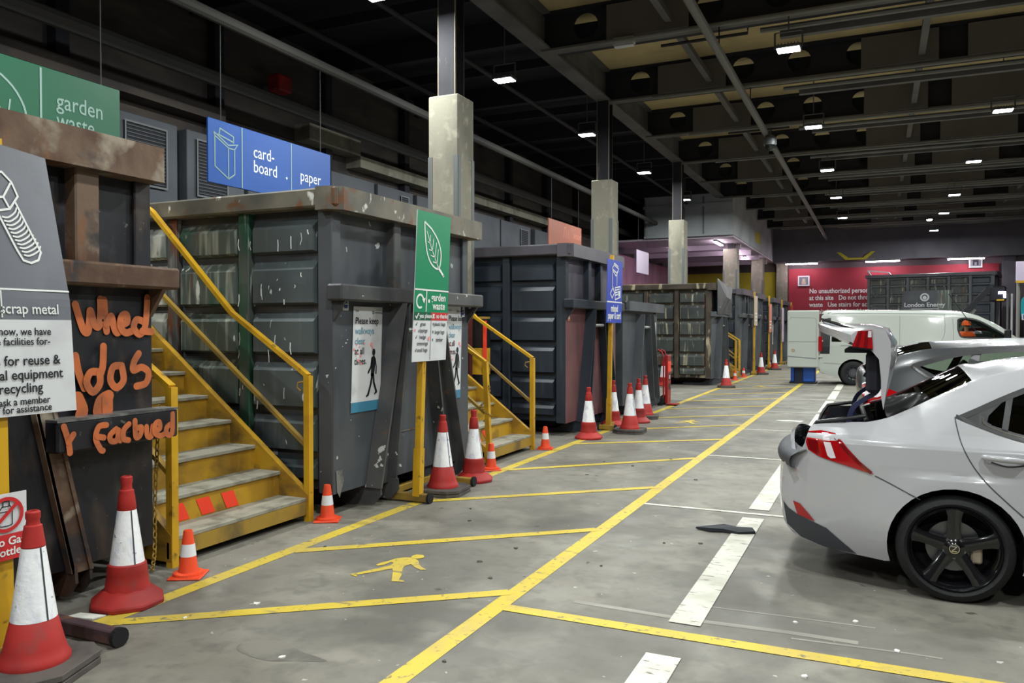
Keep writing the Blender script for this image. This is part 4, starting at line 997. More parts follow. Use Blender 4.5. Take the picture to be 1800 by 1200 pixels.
hung('overhead_garden_board', 'green overhead board for garden waste above the black scrap container', 4.2, 6.94, 3.66, 4.54, 'sign_green_dull', d_garden)
def d_card(m, P):
    m.rect(P, 9.0, 3.67, 9.02, 4.55, 'sign_dim', .004); m.rect(P, 10.08, 3.67, 10.10, 4.55, 'sign_dim', .004)
    m.text(P, 'card-', .26, 9.24, 4.17, 'sign_graphic', .004, .0, sx=.85); m.text(P, 'board', .26, 9.24, 3.95, 'sign_graphic', .004, .0, sx=.85); m.text(P, 'paper', .26, 10.30, 4.0, 'sign_graphic', .004, .0, sx=.88)
    m.disc(P, 9.98, 3.98, .02, 'sign_graphic', .004, 8)
    for s_ in ([(8.48, 4.33), (8.48, 3.9), (8.74, 3.76), (8.86, 3.84), (8.86, 4.2)], [(8.74, 3.76), (8.74, 4.2)], [(8.46, 4.38), (8.74, 4.24), (8.92, 4.28), (8.86, 4.2), (8.74, 4.2), (8.48, 4.33), (8.46, 4.38)], [(8.56, 4.36), (8.58, 4.45), (8.84, 4.38), (8.84, 4.28)], [(8.54, 4.36), (8.84, 4.3)]): m.stroke(P, s_, .018, 'sign_dim', .004)
hung('overhead_card_board', 'blue overhead board for cardboard and paper above the slate container', 8.36, 11.09, 3.66, 4.56, 'sign_blue', d_card)
def d_wood(m, P):
    m.text(P, 'wood', .3, 23.0, 4.35, 'sign_salmon', .004, .01)
    for v in ([(22.2, 4.3), (22.25, 4.6), (22.35, 4.62), (22.4, 4.3)], [(22.5, 4.3), (22.55, 4.5), (22.65, 4.3)]): m.stroke(P, v, .03, 'sign_salmon', .004)
hung('overhead_wood_board', 'brown overhead board for wood seen above the navy container', 21.0, 23.74, 3.86, 4.74, 'sign_brown', d_wood)
hung('overhead_blank_board', 'overhead board with its glare painted as a pale blank face, above the old streaked container', 30.1, 31.85, 3.77, 4.66, 'sign_blank', lambda m, P: None)  # glare on the board is painted as a pale, empty face

# ================================================================== CONES
def cone_red(label, x, y, rz=0.0, proto=[]):
    if proto: return copy_tree(proto[0], (x, y, 0), rz, label)
    t = thing('traffic_cone', label, 'traffic cone', (x, y, 0), rz, 'traffic cones with reflective sleeves')
    b = MB()
    n = 8; ring = lambda r, z, sq: [(r * math.cos(PI / 8 + 2 * PI * k / n) * sq, r * math.sin(PI / 8 + 2 * PI * k / n) * sq, z) for k in range(n)]
    prof = [(.235, 0), (.24, .03), (.205, .055), (.165, .085), (.142, .1)]
    vs = [];
    for r, z in prof: vs += ring(r, z, 1)
    fs = [list(range(n))[::-1]] + [(i * n + k, i * n + (k + 1) % n, (i + 1) * n + (k + 1) % n, (i + 1) * n + k) for i in range(len(prof) - 1) for k in range(n)] + [list(range((len(prof) - 1) * n, len(prof) * n))]
    vs = [(x * .88, y * .88, z) for x, y, z in vs]
    b.add(vs, fs, 'cone_red'); b.build('base', t, smooth=True, ang=50, bevel=.006)
    c = MB(); c.lathe([(r * .87, z) for r, z in [(.142, .09), (.136, .13), (.126, .19), (.128, .195), (.12, .24), (.106, .25), (.057, .56), (.06, .565), (.052, .63), (.046, .66), (.046, .668), (.036, .675), (.033, .70), (.037, .715), (.037, .745), (.03, .752), (.02, .752), (.018, .70), (0, .70)]], 'cone_red', 28); c.build('cone_body', t, smooth=True)
    s = MB(); s.lathe([(.0955, .245), (.052, .555)], 'sleeve', 28)
    an = -.35; ca, sa = math.cos(an), math.sin(an); q_ = .004
    s.add([((r + .0015) * ca - q * sa, (r + .0015) * sa + q * ca, z) for r, z in ((.0955, .245), (.052, .555)) for q in (-q_, q_)], [(0, 1, 3, 2)], 'trim_plastic')
    s.build('reflective_sleeve', t, smooth=True)
    proto.append(t); return t
def cone_blackbase(label, x, y, rz=0.0, proto=[]):
    if proto: return copy_tree(proto[0], (x, y, 0), rz, label)
    t = thing('traffic_cone', label, 'traffic cone', (x, y, 0), rz, 'traffic cones with reflective sleeves')
    b = MB()
    def slab(h, c, z0, z1):
        b.prism([(-h, -h + c, z0), (-h + c, -h, z0), (h - c, -h, z0), (h, -h + c, z0), (h, h - c, z0), (h - c, h, z0), (-h + c, h, z0), (-h, h - c, z0)], (0, 0, z1 - z0), 'cone_base')
    slab(.235, .09, 0, .03); slab(.225, .085, .03, .036); slab(.235, .09, .036, .066)
    b.build('base', t, bevel=.006)
    c = MB(); c.lathe([(r * .86, z) for r, z in [(.178, .066), (.178, .085), (.165, .10), (.15, .14), (.115, .265), (.108, .272), (.056, .60), (.06, .605), (.044, .70), (.035, .705), (.032, .725), (.037, .735), (.037, .762), (.03, .768), (.02, .768), (.018, .72), (0, .72)]], 'cone_red', 28); c.build('cone_body', t, smooth=True)
    s = MB(); s.lathe([(.098, .268), (.0505, .60)], 'sleeve', 28)
    an = -.35; ca, sa = math.cos(an), math.sin(an); q_ = .004
    s.add([((r + .0015) * ca - q * sa, (r + .0015) * sa + q * ca, z) for r, z in ((.098, .268), (.0505, .60)) for q in (-q_, q_)], [(0, 1, 3, 2)], 'trim_plastic')
    s.build('reflective_sleeve', t, smooth=True)
    proto.append(t); return t
def cone_small(label, x, y, rz=0.0, proto=[]):
    if proto: return copy_tree(proto[0], (x, y, 0), rz, label)
    t = thing('small_cone', label, 'traffic cone', (x, y, 0), rz, 'small orange cones with one white band')
    b = MB(); b.box(-.105, .105, -.105, .105, 0, .014, 'cone_orange', .006); b.lathe([(.098, .012), (.094, .03), (.066, .036)], 'cone_orange', 24); b.build('base', t)
    c = MB(); c.lathe([(.066, .034), (.06, .05), (.03, .29), (.026, .302), (.012, .304), (.0, .30)], 'cone_orange', 24); c.build('cone_body', t, smooth=True)
    s = MB(); s.lathe([(.0505, .135), (.0415, .215)], 'sleeve_small', 24); s.build('white_band', t, smooth=True)
    proto.append(t); return t
cone_blackbase('large red cone on a grey square base, nearest the camera beside the scrap metal sign', -3.575, 2.43, .35)
cone_red('large red cone with a red octagonal skirt in front of the graffiti', -4.0, 3.29, .1)
cone_blackbase('red cone on a dark square base beside the foot of the green leaf sign', -3.87, 6.80, .1)
cone_red('red cone with a red skirt at the foot of the second yellow stairs', -3.88, 7.48, .4)
cone_red('red cone with a red skirt in front of the faded red front plate', -3.84, 11.05, .2)
cone_blackbase('bright cone on a dark base beside the post of the blue paper sign', -3.48, 11.95, .05)
cone_red('red cone half hidden behind the bright cone by the blue sign', -3.72, 13.3, .3)
cone_red('red cone mostly hidden behind the post of the blue sign', -3.98, 12.69, .6)
cone_blackbase('red cone on a dark base in front of the low grey container', -3.78, 13.95, .2)
cone_red('red cone with skirt beside the old streaked container, past the red sack truck', -5.45, 22.0, .2)
cone_blackbase('cone on a black rubber base at the corner of the old streaked container', -3.72, 22.0, .2)
cone_blackbase('red cone in front of the beige sign post', -3.68, 28.75, .3)
cone_blackbase('red cone just past the salmon sign post', -3.62, 32.2, .3)
cone_small('small orange cone at the left post of the chained stairs beside the graffiti', -4.08, 3.82, .5)
cone_small('small orange cone at the right post of the chained stairs beside the slate container', -4.20, 5.42, .5)
cone_small('small orange cone half hidden behind a large red cone at the second stairs', -4.0, 8.14, .6)
cone_small('small orange cone at the right post of the second stairs', -4.03, 9.84, .3)
cone_small('small orange cone at the foot of the far stairs, nearer of two', -4.02, 25.3, .3)
cone_small('small orange cone at the foot of the far stairs, farther of two', -4.0, 26.95, .3)
cone_small('small orange cone under the salmon sign', -4.05, 34.2, .3)

# ================================================================== SMALL THINGS ON THE FLOOR
t = thing('sack_truck', 'red upright sack truck with black wheels beside the low grey container', 'sack truck', (-4.0, 16.55, 0))
m = MB(); m.box(-.03, .03, -.14, .14, .05, 1.05, 'truck_red', .008)
m.build('back_plate', t)
for yy in (-.13, .13):
    m = MB(); m.tube([(-.06, yy, .12), (-.06, yy, 1.0), (-.1, yy, 1.12), (-.18, yy, 1.16)], .018, 'truck_red', 8); m.build('side_bar', t)
m = MB(); m.box(.03, .036, -.12, .12, .70, .92, 'tape_red'); m.build('reflector', t)
P = plane((.03, 0, 0), (0, 1, 0), (0, 0, 1)); m = MB(); m.rect(P, -.06, .52, .07, .66, 'sign_ink', .004); m.rect(P, -.04, .55, .0, .63, 'sign_white', .006); m.rect(P, .015, .55, .05, .63, 'sign_white', .006); m.rect(P, -.07, .33, .09, .46, 'trim_black', .004); m.build('label_plate', t)
m = MB(); m.box(0, .22, -.15, .15, .02, .035, 'truck_red'); m.build('toe_plate', t)
for yy in (-.19, .19):
    m = MB(); m.lathe([(0, -.025), (.075, -.025), (.1, -.018), (.1, .018), (.075, .025), (0, .025)], 'rubber', 18, (-.12, yy, .1), 'y'); m.build('wheel', t, smooth=True)
m = MB(); m.tube([(-.12, -.19, .1), (-.12, .19, .1)], .012, 'pipe_dark', 6); m.build('axle', t)
def litter(name, label, pts, z, mat, cat, thick=.006, bump=.0, seed=1):
    rnd = random.Random(seed); cx = sum(p[0] for p in pts) / len(pts); cy = sum(p[1] for p in pts) / len(pts)
    m = MB(); n = len(pts)
    top = [(x, y, z + thick + rnd.uniform(0, bump)) for x, y in pts]; bot = [(x, y, z) for x, y in pts]; c = (cx, cy, z + thick + bump)
    m.add(bot + top + [c], [tuple(range(n))[::-1]] + [(i, (i + 1) % n, n + (i + 1) % n, n + i) for i in range(n)] + [(n + i, n + (i + 1) % n, 2 * n) for i in range(n)], mat)
    return tag(m.build(name, None, (cx, cy, 0)), label, cat)
litter('dropped_strap', 'crumpled black strap lying across the white dash behind the white car', [(-1.32, 6.42), (-1.2, 6.37), (-1.1, 6.40), (-.98, 6.38), (-.86, 6.44), (-.90, 6.56), (-1.02, 6.53), (-1.12, 6.56), (-1.25, 6.50)], .006, 'cloth_black', 'strap', .012, .018)
litter('paper_strip', 'white paper scrap lying in the bay behind the open boot', [(-1.62, 14.55), (-1.5, 14.45), (-1.35, 14.5), (-1.2, 14.42), (-1.15, 14.6), (-1.35, 14.62), (-1.5, 14.6)], .001, 'paper', 'paper', .006, .006)
litter('paper_scrap', 'pale paper scrap on the floor beside the nearest large cone', [(-4.12, 2.98), (-3.95, 3.02), (-3.93, 3.09), (-4.1, 3.06)], .001, 'paper', 'paper', .004, .004)
rnd = random.Random(5)
spots = [(-2.65, 3.06), (-1.9, 3.35), (-.62, 3.6), (-2.5, 4.9), (-2.27, 4.6), (-2.4, 5.3), (-1.7, 5.15), (-1.45, 5.9), (-1.2, 6.0), (-3.3, 3.6), (-3.5, 3.25), (-2.6, 9.05), (-3.0, 9.2), (-2.3, 9.7), (-1.75, 8.5), (-3.1, 5.9), (-3.3, 6.3), (-3.7, 4.75), (-2.9, 8.3), (-.3, 3.9), (.1, 4.4), (-.4, 4.6), (.3, 3.9), (-.1, 4.75)]
for i, (x, y) in enumerate(spots):
    r = rnd.uniform(.008, .022); pale = i in (0, 2, 9, 10, 19, 20, 21, 22, 23)
    pts = [(x + r * rnd.uniform(.6, 1.3) * math.cos(q * PI / 3), y + r * rnd.uniform(.6, 1.3) * math.sin(q * PI / 3)) for q in range(6)]
    o = litter('pebble', ('pale' if pale else 'dark') + ' speck of grit on the concrete floor', pts, .0, 'paper' if pale else 'grit', 'grit', .004, .006, i)
    o['group'] = 'pale grit specks' if pale else 'dark grit specks'

# ================================================================== VEHICLES
def interp(tab, x):
    if x <= tab[0][0]: return tab[0][1]
    for (a, va), (b, vb) in zip(tab[:-1], tab[1:]):
        if x <= b: return va + (vb - va) * (x - a) / (b - a)
    return tab[-1][1]
def inside(p, poly):
    x, y = p; r = False; n = len(poly)
    for i in range(n):
        (x0, y0), (x1, y1) = poly[i], poly[(i + 1) % n]
        if (y0 > y) != (y1 > y) and x < (x1 - x0) * (y - y0) / (y1 - y0) + x0: r = not r
    return r
class Body:
    """vehicle skin: a side outline with window holes pulled out to a half-width function, mirrored, and a band across the top"""
    def __init__(s, upper, lower, holes, arches, half, yc, crown, band, step=.07, cap=None):
        s.U = upper; s.half = half; s.yc = yc; s.holes = holes
        arc = []
        low = list(lower)     # from front to rear along the sill
        for cx, cz, r in sorted(arches, key=lambda a: -a[0]):
            zb = .2
            a0 = math.asin((zb - cz) / r)
            pts = [(cx + r * math.cos(a0 + (PI - 2 * a0) * k / 22), cz + r * math.sin(a0 + (PI - 2 * a0) * k / 22)) for k in range(23)]
            arc.append(pts)
        path = []; L = sorted(low, key=lambda p: -p[0]); ai = 0
        items = [(p[0], [p]) for p in L if not any(abs(p[0] - cx) <= r for cx, cz, r in arches)] + [(p[0][0], p) for p in arc]
        for _, pts in sorted(items, key=lambda q: -q[0]): path += pts
        s.outline = list(upper) + path
        bm = bmesh.new()
        loops = [[Vector((x, z, 0)) for x, z in l] for l in [s.outline] + list(holes)]
        vs = [bm.verts.new((p.x, 0, p.y)) for l in loops for p in l]
        for tri in tessellate_polygon(loops):
            try: bm.faces.new([vs[i] for i in tri])
            except ValueError: pass
        bmesh.ops.recalc_face_normals(bm, faces=bm.faces[:])
        xs = [p[0] for p in s.outline]; zs = [p[1] for p in s.outline]
        def cut(lo, hi, st, no):
            v = lo + st * .5
            while v < hi:
                bmesh.ops.bisect_plane(bm, geom=bm.verts[:] + bm.edges[:] + bm.faces[:], dist=.0005, plane_co=Vector(no) * v, plane_no=no); v += st
        cut(min(xs), max(xs), step, (1, 0, 0)); cut(min(zs), max(zs), step, (0, 0, 1))
        for q in (.03, .07, .12): cut(min(xs) + q, min(xs) + q + .01, .1, (1, 0, 0))
        bm.verts.ensure_lookup_table(); bm.verts.index_update()
        s.sv = [(v.co.x, v.co.z) for v in bm.verts]; s.sf = [[v.index for v in f.verts] for f in bm.faces]; bm.free()
        s.crown = crown; s.band = band
        s.arches = arches
    def y(s, x, z, sd): return s.yc + sd * s.half(x, z)
    def skin(s, mat):
        m = MB()
        for sd in (-1, 1):
            m.add([(x, s.y(x, z, sd), z) for x, z in s.sv], s.sf if sd < 0 else [f[::-1] for f in s.sf], mat)
        U = s.U; M_ = 14; rows = []
        for i, (x, z) in enumerate(U):
            p0 = U[max(i - 1, 0)]; p1 = U[min(i + 1, len(U) - 1)]
            tx, tz = p1[0] - p0[0], p1[1] - p0[1]; l = math.hypot(tx, tz) or 1; nx, nz = -tz / l, tx / l
            c = s.crown(x, z); h = s.half(x, z)
            rows.append([(x + nx * c * (1 - q * q), s.yc + h * q, z + nz * c * (1 - q * q)) for q in [-1 + 2 * k / M_ for k in range(M_ + 1)]])
        s.rows = rows
        for i in range(len(U) - 1):
            mx = ((U[i][0] + U[i + 1][0]) / 2, (U[i][1] + U[i + 1][1]) / 2)
            for k in range(M_):
                mt = s.band(mx[0], mx[1], (k + .5) / M_ * 2 - 1)
                if mt is None: continue
                if mt == 'body': mt = mat
                m.add([rows[i][k], rows[i][k + 1], rows[i + 1][k + 1], rows[i + 1][k]], [(0, 1, 2, 3)], mt)
        return m
    def line(s, m, pts, w, mat, sd=-1, off=.003, sub=4):
        P = [(p[0], p[1]) for p in crom([(a, b, 0) for a, b in pts], sub)]; n = len(P); vs = []
        for i, (x, z) in enumerate(P):
            a = P[max(i - 1, 0)]; b = P[min(i + 1, n - 1)]; tx, tz = b[0] - a[0], b[1] - a[1]; l = math.hypot(tx, tz) or 1
            nx, nz = -tz / l * w / 2, tx / l * w / 2
            for q in (1, -1): X, Z = x + nx * q, z + nz * q; vs.append((X, s.y(X, Z, sd) + sd * off, Z))
        m.add(vs, [(2 * i, 2 * i + 1, 2 * i + 3, 2 * i + 2) for i in range(n - 1)], mat)
    def patch(s, m, pts, mat, sd=-1, off=.004, step=.04, inset=0):
        bm = bmesh.new(); vs = [bm.verts.new((x, 0, z)) for x, z in pts]; bm.faces.new(vs)
        xs = [p[0] for p in pts]; zs = [p[1] for p in pts]
        for lo, hi, no in ((min(xs), max(xs), (1, 0, 0)), (min(zs), max(zs), (0, 0, 1))):
            v = lo + step
            while v < hi:
                bmesh.ops.bisect_plane(bm, geom=bm.verts[:] + bm.edges[:] + bm.faces[:], dist=.0005, plane_co=Vector(no) * v, plane_no=no); v += step
        bm.verts.ensure_lookup_table(); bm.verts.index_update()
        V = [(v.co.x, s.y(v.co.x, v.co.z, sd) + sd * off, v.co.z) for v in bm.verts]; F = [[v.index for v in f.verts] for f in bm.faces]; bm.free()
        m.add(V, F if sd < 0 else [f[::-1] for f in F], mat)
    def wells(s, m, mat='underbody', depth=.3):
        for cx, cz, r in s.arches:
            for sd in (-1, 1):
                yo = s.yc + sd * (s.half(cx, cz + r) - .0); K = 20; vs = []
                for k in range(K + 1):
                    an = -.25 + (PI + .5) * k / K; x = cx + r * math.cos(an); z = cz + r * math.sin(an)
                    vs += [(x, s.y(x, max(z, .2), sd), z), (x, s.yc + sd * (s.half(cx, cz) - depth), z)]
                m.add(vs, [(2 * k, 2 * k + 1, 2 * k + 3, 2 * k + 2) for k in range(K)], mat)
                m.lathe([(r, 0), (0, 0)], mat, 20, (cx, s.yc + sd * (s.half(cx, cz) - depth), cz), 'y')
def wheel(parent, org, cx, cy, r, sd, w=.2, style='spoke', rim=.245, rimmat='rim_black', mark=None):
    """wheel centred at (cx, cy) standing on the floor; sd -1 shows its face to -Y"""
    T = Matrix.Translation((cx - org[0], cy - org[1], r - org[2])) @ (Matrix.Identity(4) if sd < 0 else Matrix.Rotation(PI, 4, 'Z'))
    m = MB(); m.T = T
    m.lathe([(rim, -w / 2 + .02), (rim + .012, -w / 2), (r - .045, -w / 2 - .006), (r - .012, -w / 2 + .012), (r, -w / 2 + .035), (r, w / 2 - .03), (r - .015, w / 2 - .01), (rim, w / 2)], 'tyre', 44, (0, 0, 0), 'y')
    for q in (-.05, 0, .05): m.lathe([(r + .0005, q - .004), (r + .001, q), (r + .0005, q + .004)], 'underbody', 44, (0, 0, 0), 'y')
    wo = m.build('wheel', parent, smooth=True, ang=50)
    m = MB(); m.T = T
    m.lathe([(rim + .004, -w / 2 + .015), (rim - .006, -w / 2 + .004), (rim - .018, -w / 2 + .02), (rim - .03, -w / 2 + .06), (rim - .04, w / 2)], rimmat, 44, (0, 0, 0), 'y')
    if style == 'spoke':
        for k in range(5):
            an = PI / 2 + 2 * PI * k / 5; c, sn = math.cos(an), math.sin(an); vs = []
            for rad, hw, yo, th in ((.045, .042, -w / 2 + .045, .05), (.12, .034, -w / 2 + .038, .045), (.19, .037, -w / 2 + .022, .045), (rim - .008, .05, -w / 2 + .012, .05)):
                for u, yy in ((-hw, yo + th), (-hw, yo + .012), (-hw * .5, yo), (hw * .5, yo), (hw, yo + .012), (hw, yo + th)):
                    vs.append((c * rad - sn * u, yy, sn * rad + c * u))
            m.add(vs, [(i * 6 + j, i * 6 + j + 1, (i + 1) * 6 + j + 1, (i + 1) * 6 + j) for i in range(3) for j in range(5)], rimmat)
        m.lathe([(0, -w / 2 + .03), (.03, -w / 2 + .03), (.036, -w / 2 + .036), (.062, -w / 2 + .045), (.075, -w / 2 + .07), (.08, -w / 2 + .1)], rimmat, 24, (0, 0, 0), 'y')
        m.build('rim', wo, smooth=True)
        m = MB(); m.T = T
        for k in range(5):
            an = -PI / 2 + 2 * PI * k / 5; m.lathe([(0, -w / 2 + .043), (.0085, -w / 2 + .043), (.0105, -w / 2 + .048), (.0105, -w / 2 + .07)], 'brake_disc', 10, (math.cos(an) * .056, 0, math.sin(an) * .056), 'y')
        m.build('wheel_nut', wo)
        m = MB(); m.T = T
        P = (Vector((0, -w / 2 + .029, 0)), Vector((1, 0, 0)), Vector((0, 0, 1)), Vector((0, -1, 0)))
        m.ring(P, 0, 0, .024, .028, 'chrome', .001, 24); m.stroke(P, [(-.016, .014), (.012, .014), (-.004, -.006)], .0055, 'chrome', .0015, cap=False); m.stroke(P, [(-.005, -.002), (-.012, -.014), (.012, -.014)], .005, 'chrome', .0016, cap=False)
        m.build('hub_badge', wo)
        m = MB(); m.T = T
        m.lathe([(.15, .0), (.15, .02), (.05, .02)], 'brake_disc', 30, (0, 0, 0), 'y'); m.lathe([(.15, 0), (.05, 0)], 'brake_disc', 30, (0, 0, 0), 'y')
        m.build('brake_disc', wo)
        m = MB(); m.T = T; m.box(.09, .15, -.03, .05, -.09, .03, 'sign_beige', .01); m.build('brake_caliper', wo)
        m = MB(); m.T = T; m.lathe([(rim, .06), (0, .06)], 'underbody', 24, (0, 0, 0), 'y'); m.build('back_plate', wo)
    else:
        m.lathe([(rim - .03, -w / 2 + .06), (rim - .06, -w / 2 + .075), (.11, -w / 2 + .03), (.09, -w / 2 + .03), (.08, -w / 2 + .01), (0, -w / 2 + .01)], rimmat, 32, (0, 0, 0), 'y')
        for k in range(10):
            an = 2 * PI * k / 10; m.lathe([(0, 0), (.02, 0)], 'underbody', 8, (math.cos(an) * .165, -w / 2 + .05, math.sin(an) * .165), 'y')
        m.build('rim', wo, smooth=True)
    return wo
def rounded(pts, n=3): return [(p[0], p[1]) for p in crom([(a, b, 0) for a, b in pts], n)]

# ------------------------------------------------ white saloon with its boot open
YC = 6.225
U1 = rounded([(-.30, .215), (-.47, .25), (-.555, .33), (-.575, .47), (-.575, .61), (-.56, .72), (-.50, .80)], 3)[:-1] + rounded([(-.50, .80), (-.44, .845), (-.415, .92), (-.395, .975), (-.34, 1.0)], 3)[:-1] + \
     rounded([(-.34, 1.0), (-.2, 1.005), (-.06, 1.015)], 3)[:-1] + rounded([(-.06, 1.015), (.06, 1.048), (.19, 1.112), (.35, 1.20), (.53, 1.295)], 3)[:-1] + rounded([(.53, 1.295), (.68, 1.345), (.9, 1.385), (1.2, 1.42), (1.6, 1.43), (1.9, 1.415)], 3)[:-1] + \
     rounded([(1.9, 1.415), (2.3, 1.24), (2.85, .99)], 3)[:-1] + rounded([(2.85, .99), (3.3, .93), (3.75, .84), (4.0, .70), (4.06, .52), (4.05, .32), (3.98, .21)], 3)
zU1 = sorted([(x, z) for x, z in U1 if z > .99 or x > 2.7])
def half1(x, z):
    w = .905
    if z < .5: w -= .05 * ((.5 - z) / .3) ** 2
    if z > .9: w -= (z - .9) * .60 + .0
    if z > .78: w -= .018 * min(1, (z - .78) / .2)
    u = (x + .60) / 1.0
    if u < 1: w -= .27 * max(0, 1 - u) ** 2.6
    u = (4.08 - x) / 1.0
    if u < 1: w -= .26 * max(0, 1 - u) ** 2.3
    zc = interp(zU1, x); d = zc - z; rr = .155 if x < .1 else (.155 - .11 * min(1, (x - .1) / .6)); rr *= min(1, max(.25, (x + .55) / .4))
    if z > .93 and d < .22: w -= rr * (1 - max(d, 0) / .22) ** 2
    for cx in (.42, 3.22):
        q = math.hypot(x - cx, z - .32); w += .028 * math.exp(-((q - .36) / .11) ** 2) * (1 if z < .75 else 0.0)
    return w
WIN1 = rounded([(.455, 1.083), (.56, 1.135), (.78, 1.243), (1.0, 1.308), (1.35, 1.34), (1.75, 1.325), (2.1, 1.21), (2.45, 1.03), (2.5, .97), (2.3, .955), (1.6, .955), (1.0, .96), (.72, .998)], 2)
def band1(x, z, q):
    if z < .36 and x < 0: return 'trim_black'
    if x < -.02 and z > .80 and -.42 < x and abs(q) < .93: return None          # open boot
    if x < -.36 and z > .81 and z < .985: return None if abs(q) < .93 else 'body'
    if -.05 < x < .53 and z > 1.012 and abs(q) < .97: return 'glass_tinted'
    if 1.9 < x < 2.85 and z > .99: return 'glass'
    return 'body'
B1 = Body(U1, [(3.98, .21), (3.7, .19), (2.7, .19), (1.8, .19), (.9, .19), (.05, .195), (-.12, .2)], [WIN1], [(.42, .315, .362), (3.22, .315, .36)], half1, YC,
          lambda x, z: .06 if z < .8 and x < 1 else (.10 if (x < -.3) else (.07 if x < .6 else (.045 if x < 2.9 else .08))), band1, .07)
O1 = (1.75, YC, 0)
car1 = thing('saloon_car', 'white saloon car with its boot lid open and black wheels, nearest vehicle', 'car', O1)
B1.skin('paint_white').build('body', car1, O1, smooth=True, ang=40, clean=True)
m = MB(); B1.wells(m); m.box(-.3, 3.9, YC - .6, YC + .6, .2, .24, 'underbody'); m.build('underbody', car1, O1)
for sd in (-1, 1):
    m = MB(); B1.patch(m, WIN1, 'glass_tinted', sd, -.006, .12); m.build('side_window', car1, O1, smooth=True)
    m = MB(); B1.line(m, WIN1 + WIN1[:1], .03, 'trim_black', sd, .004, 2); B1.line(m, [(.43, 1.09), (.72, .985), (1.0, .945), (1.6, .94), (2.5, .955)], .022, 'trim_black', sd, .006); m.build('window_seal', car1, O1)
    m = MB(); B1.patch(m, [(1.45, 1.345), (1.42, .955), (1.53, .955), (1.53, 1.345)], 'trim_black', sd, .004, .1); m.build('window_pillar', car1, O1); m = MB(); B1.patch(m, [(.70, 1.215), (.66, 1.02), (.69, 1.01), (.735, 1.225)], 'trim_black', sd, .004, .1); m.build('window_pillar', car1, O1); m = MB(); B1.patch(m, [(.45, 1.085), (.70, 1.205), (.60, 1.10), (.59, 1.065), (.66, 1.015), (.62, 1.02)], 'trim_black', sd, .003, .1); m.build('window_pillar', car1, O1)
    m = MB(); B1.line(m, [(.57, 1.09), (.575, 1.055), (.63, 1.028), (.75, .993), (1.0, .96), (1.5, .953)], .007, 'chrome', sd, .008); m.build('chrome_strip', car1, O1)
    m = MB()
    for pts in ([(.425, 1.085), (.43, 1.04), (.455, .93), (.51, .815), (.585, .715), (.68, .62), (.76, .545)], [(-.01, .715), (.10, .665), (.235, .60)], [(1.49, .95), (1.5, .6), (1.48, .25)], [(2.55, .98), (2.62, .6), (2.6, .25)], [(.85, .25), (1.5, .25), (2.6, .25)]): B1.line(m, pts, .006, 'gap_line', sd, .0022)
    m.build('door_gap', car1, O1)
    m = MB(); B1.patch(m, [(-.41, .945), (-.33, .956), (-.245, .945), (-.20, .91), (-.165, .868), (-.10, .80), (-.015, .722), (-.12, .748), (-.24, .775), (-.34, .80), (-.405, .835), (-.42, .88)], 'lamp_red', sd, .006, .03)
    lo = m.build('tail_lamp', car1, O1, smooth=True)
    m = MB(); B1.patch(m, [(-.325, .945), (-.285, .945), (-.235, .80), (-.265, .795), (-.285, .81)], 'lamp_clear', sd, .008, .03); m.build('reversing_lamp', lo, smooth=True, org=O1)
    m = MB(); B1.patch(m, [(-.41, .94), (-.36, .945), (-.33, .81), (-.40, .84)], 'lamp_red_deep', sd, .0075, .03); B1.line(m, [(-.24, .93), (-.15, .83), (-.03, .73)], .02, 'lamp_red_deep', sd, .0075); m.build('lamp_segment', lo, org=O1)
    m = MB(); B1.patch(m, [(-.50, .485), (-.455, .475), (-.40, .42), (-.36, .375), (-.41, .385), (-.47, .40)], 'lamp_red', sd, .006, .03); m.build('reflector', car1, O1)
    m = MB(); B1.patch(m, [(-.565, .47), (-.53, .43), (-.46, .395), (-.37, .37), (-.29, .345), (-.2, .275), (-.11, .205), (-.3, .215), (-.45, .25), (-.54, .32)], 'trim_plastic', sd, .004, .03); m.build('lower_valance', car1, O1, smooth=True)
    m = MB()
    yh = lambda x, z: B1.y(x, z, sd)
    m.tube([(.56, yh(.56, .872) + sd * .012, .872), (.58, yh(.58, .875) + sd * .035, .872), (.66, yh(.66, .87) + sd * .042, .868), (.74, yh(.74, .865) + sd * .035, .862), (.77, yh(.77, .86) + sd * .01, .858)], [.014, .017, .018, .017, .012], 'paint_white', 10)
    m.build('door_handle', car1, O1, smooth=True)
    m = MB(); B1.line(m, [(.60, .845), (.68, .822), (.77, .835)], .008, 'gap_line', sd, .002); m.build('handle_recess', car1, O1)
    m = MB(); m.box(2.3, 2.48, yh(2.4, .97) + (0 if sd > 0 else -.2), yh(2.4, .97) + (.2 if sd > 0 else 0), .96, 1.1, 'paint_white', .03); m.build('wing_mirror', car1, O1, bevel=.02)
    m = MB(); B1.patch(m, [(3.6, .80), (3.95, .68), (3.98, .6), (3.75, .62)], 'lamp_clear', sd, .006, .05); m.build('headlamp', car1, O1)
    for cx in (.42, 3.22): wheel(car1, O1, cx, YC + sd * .80, .315, sd, .225, 'spoke', .248)
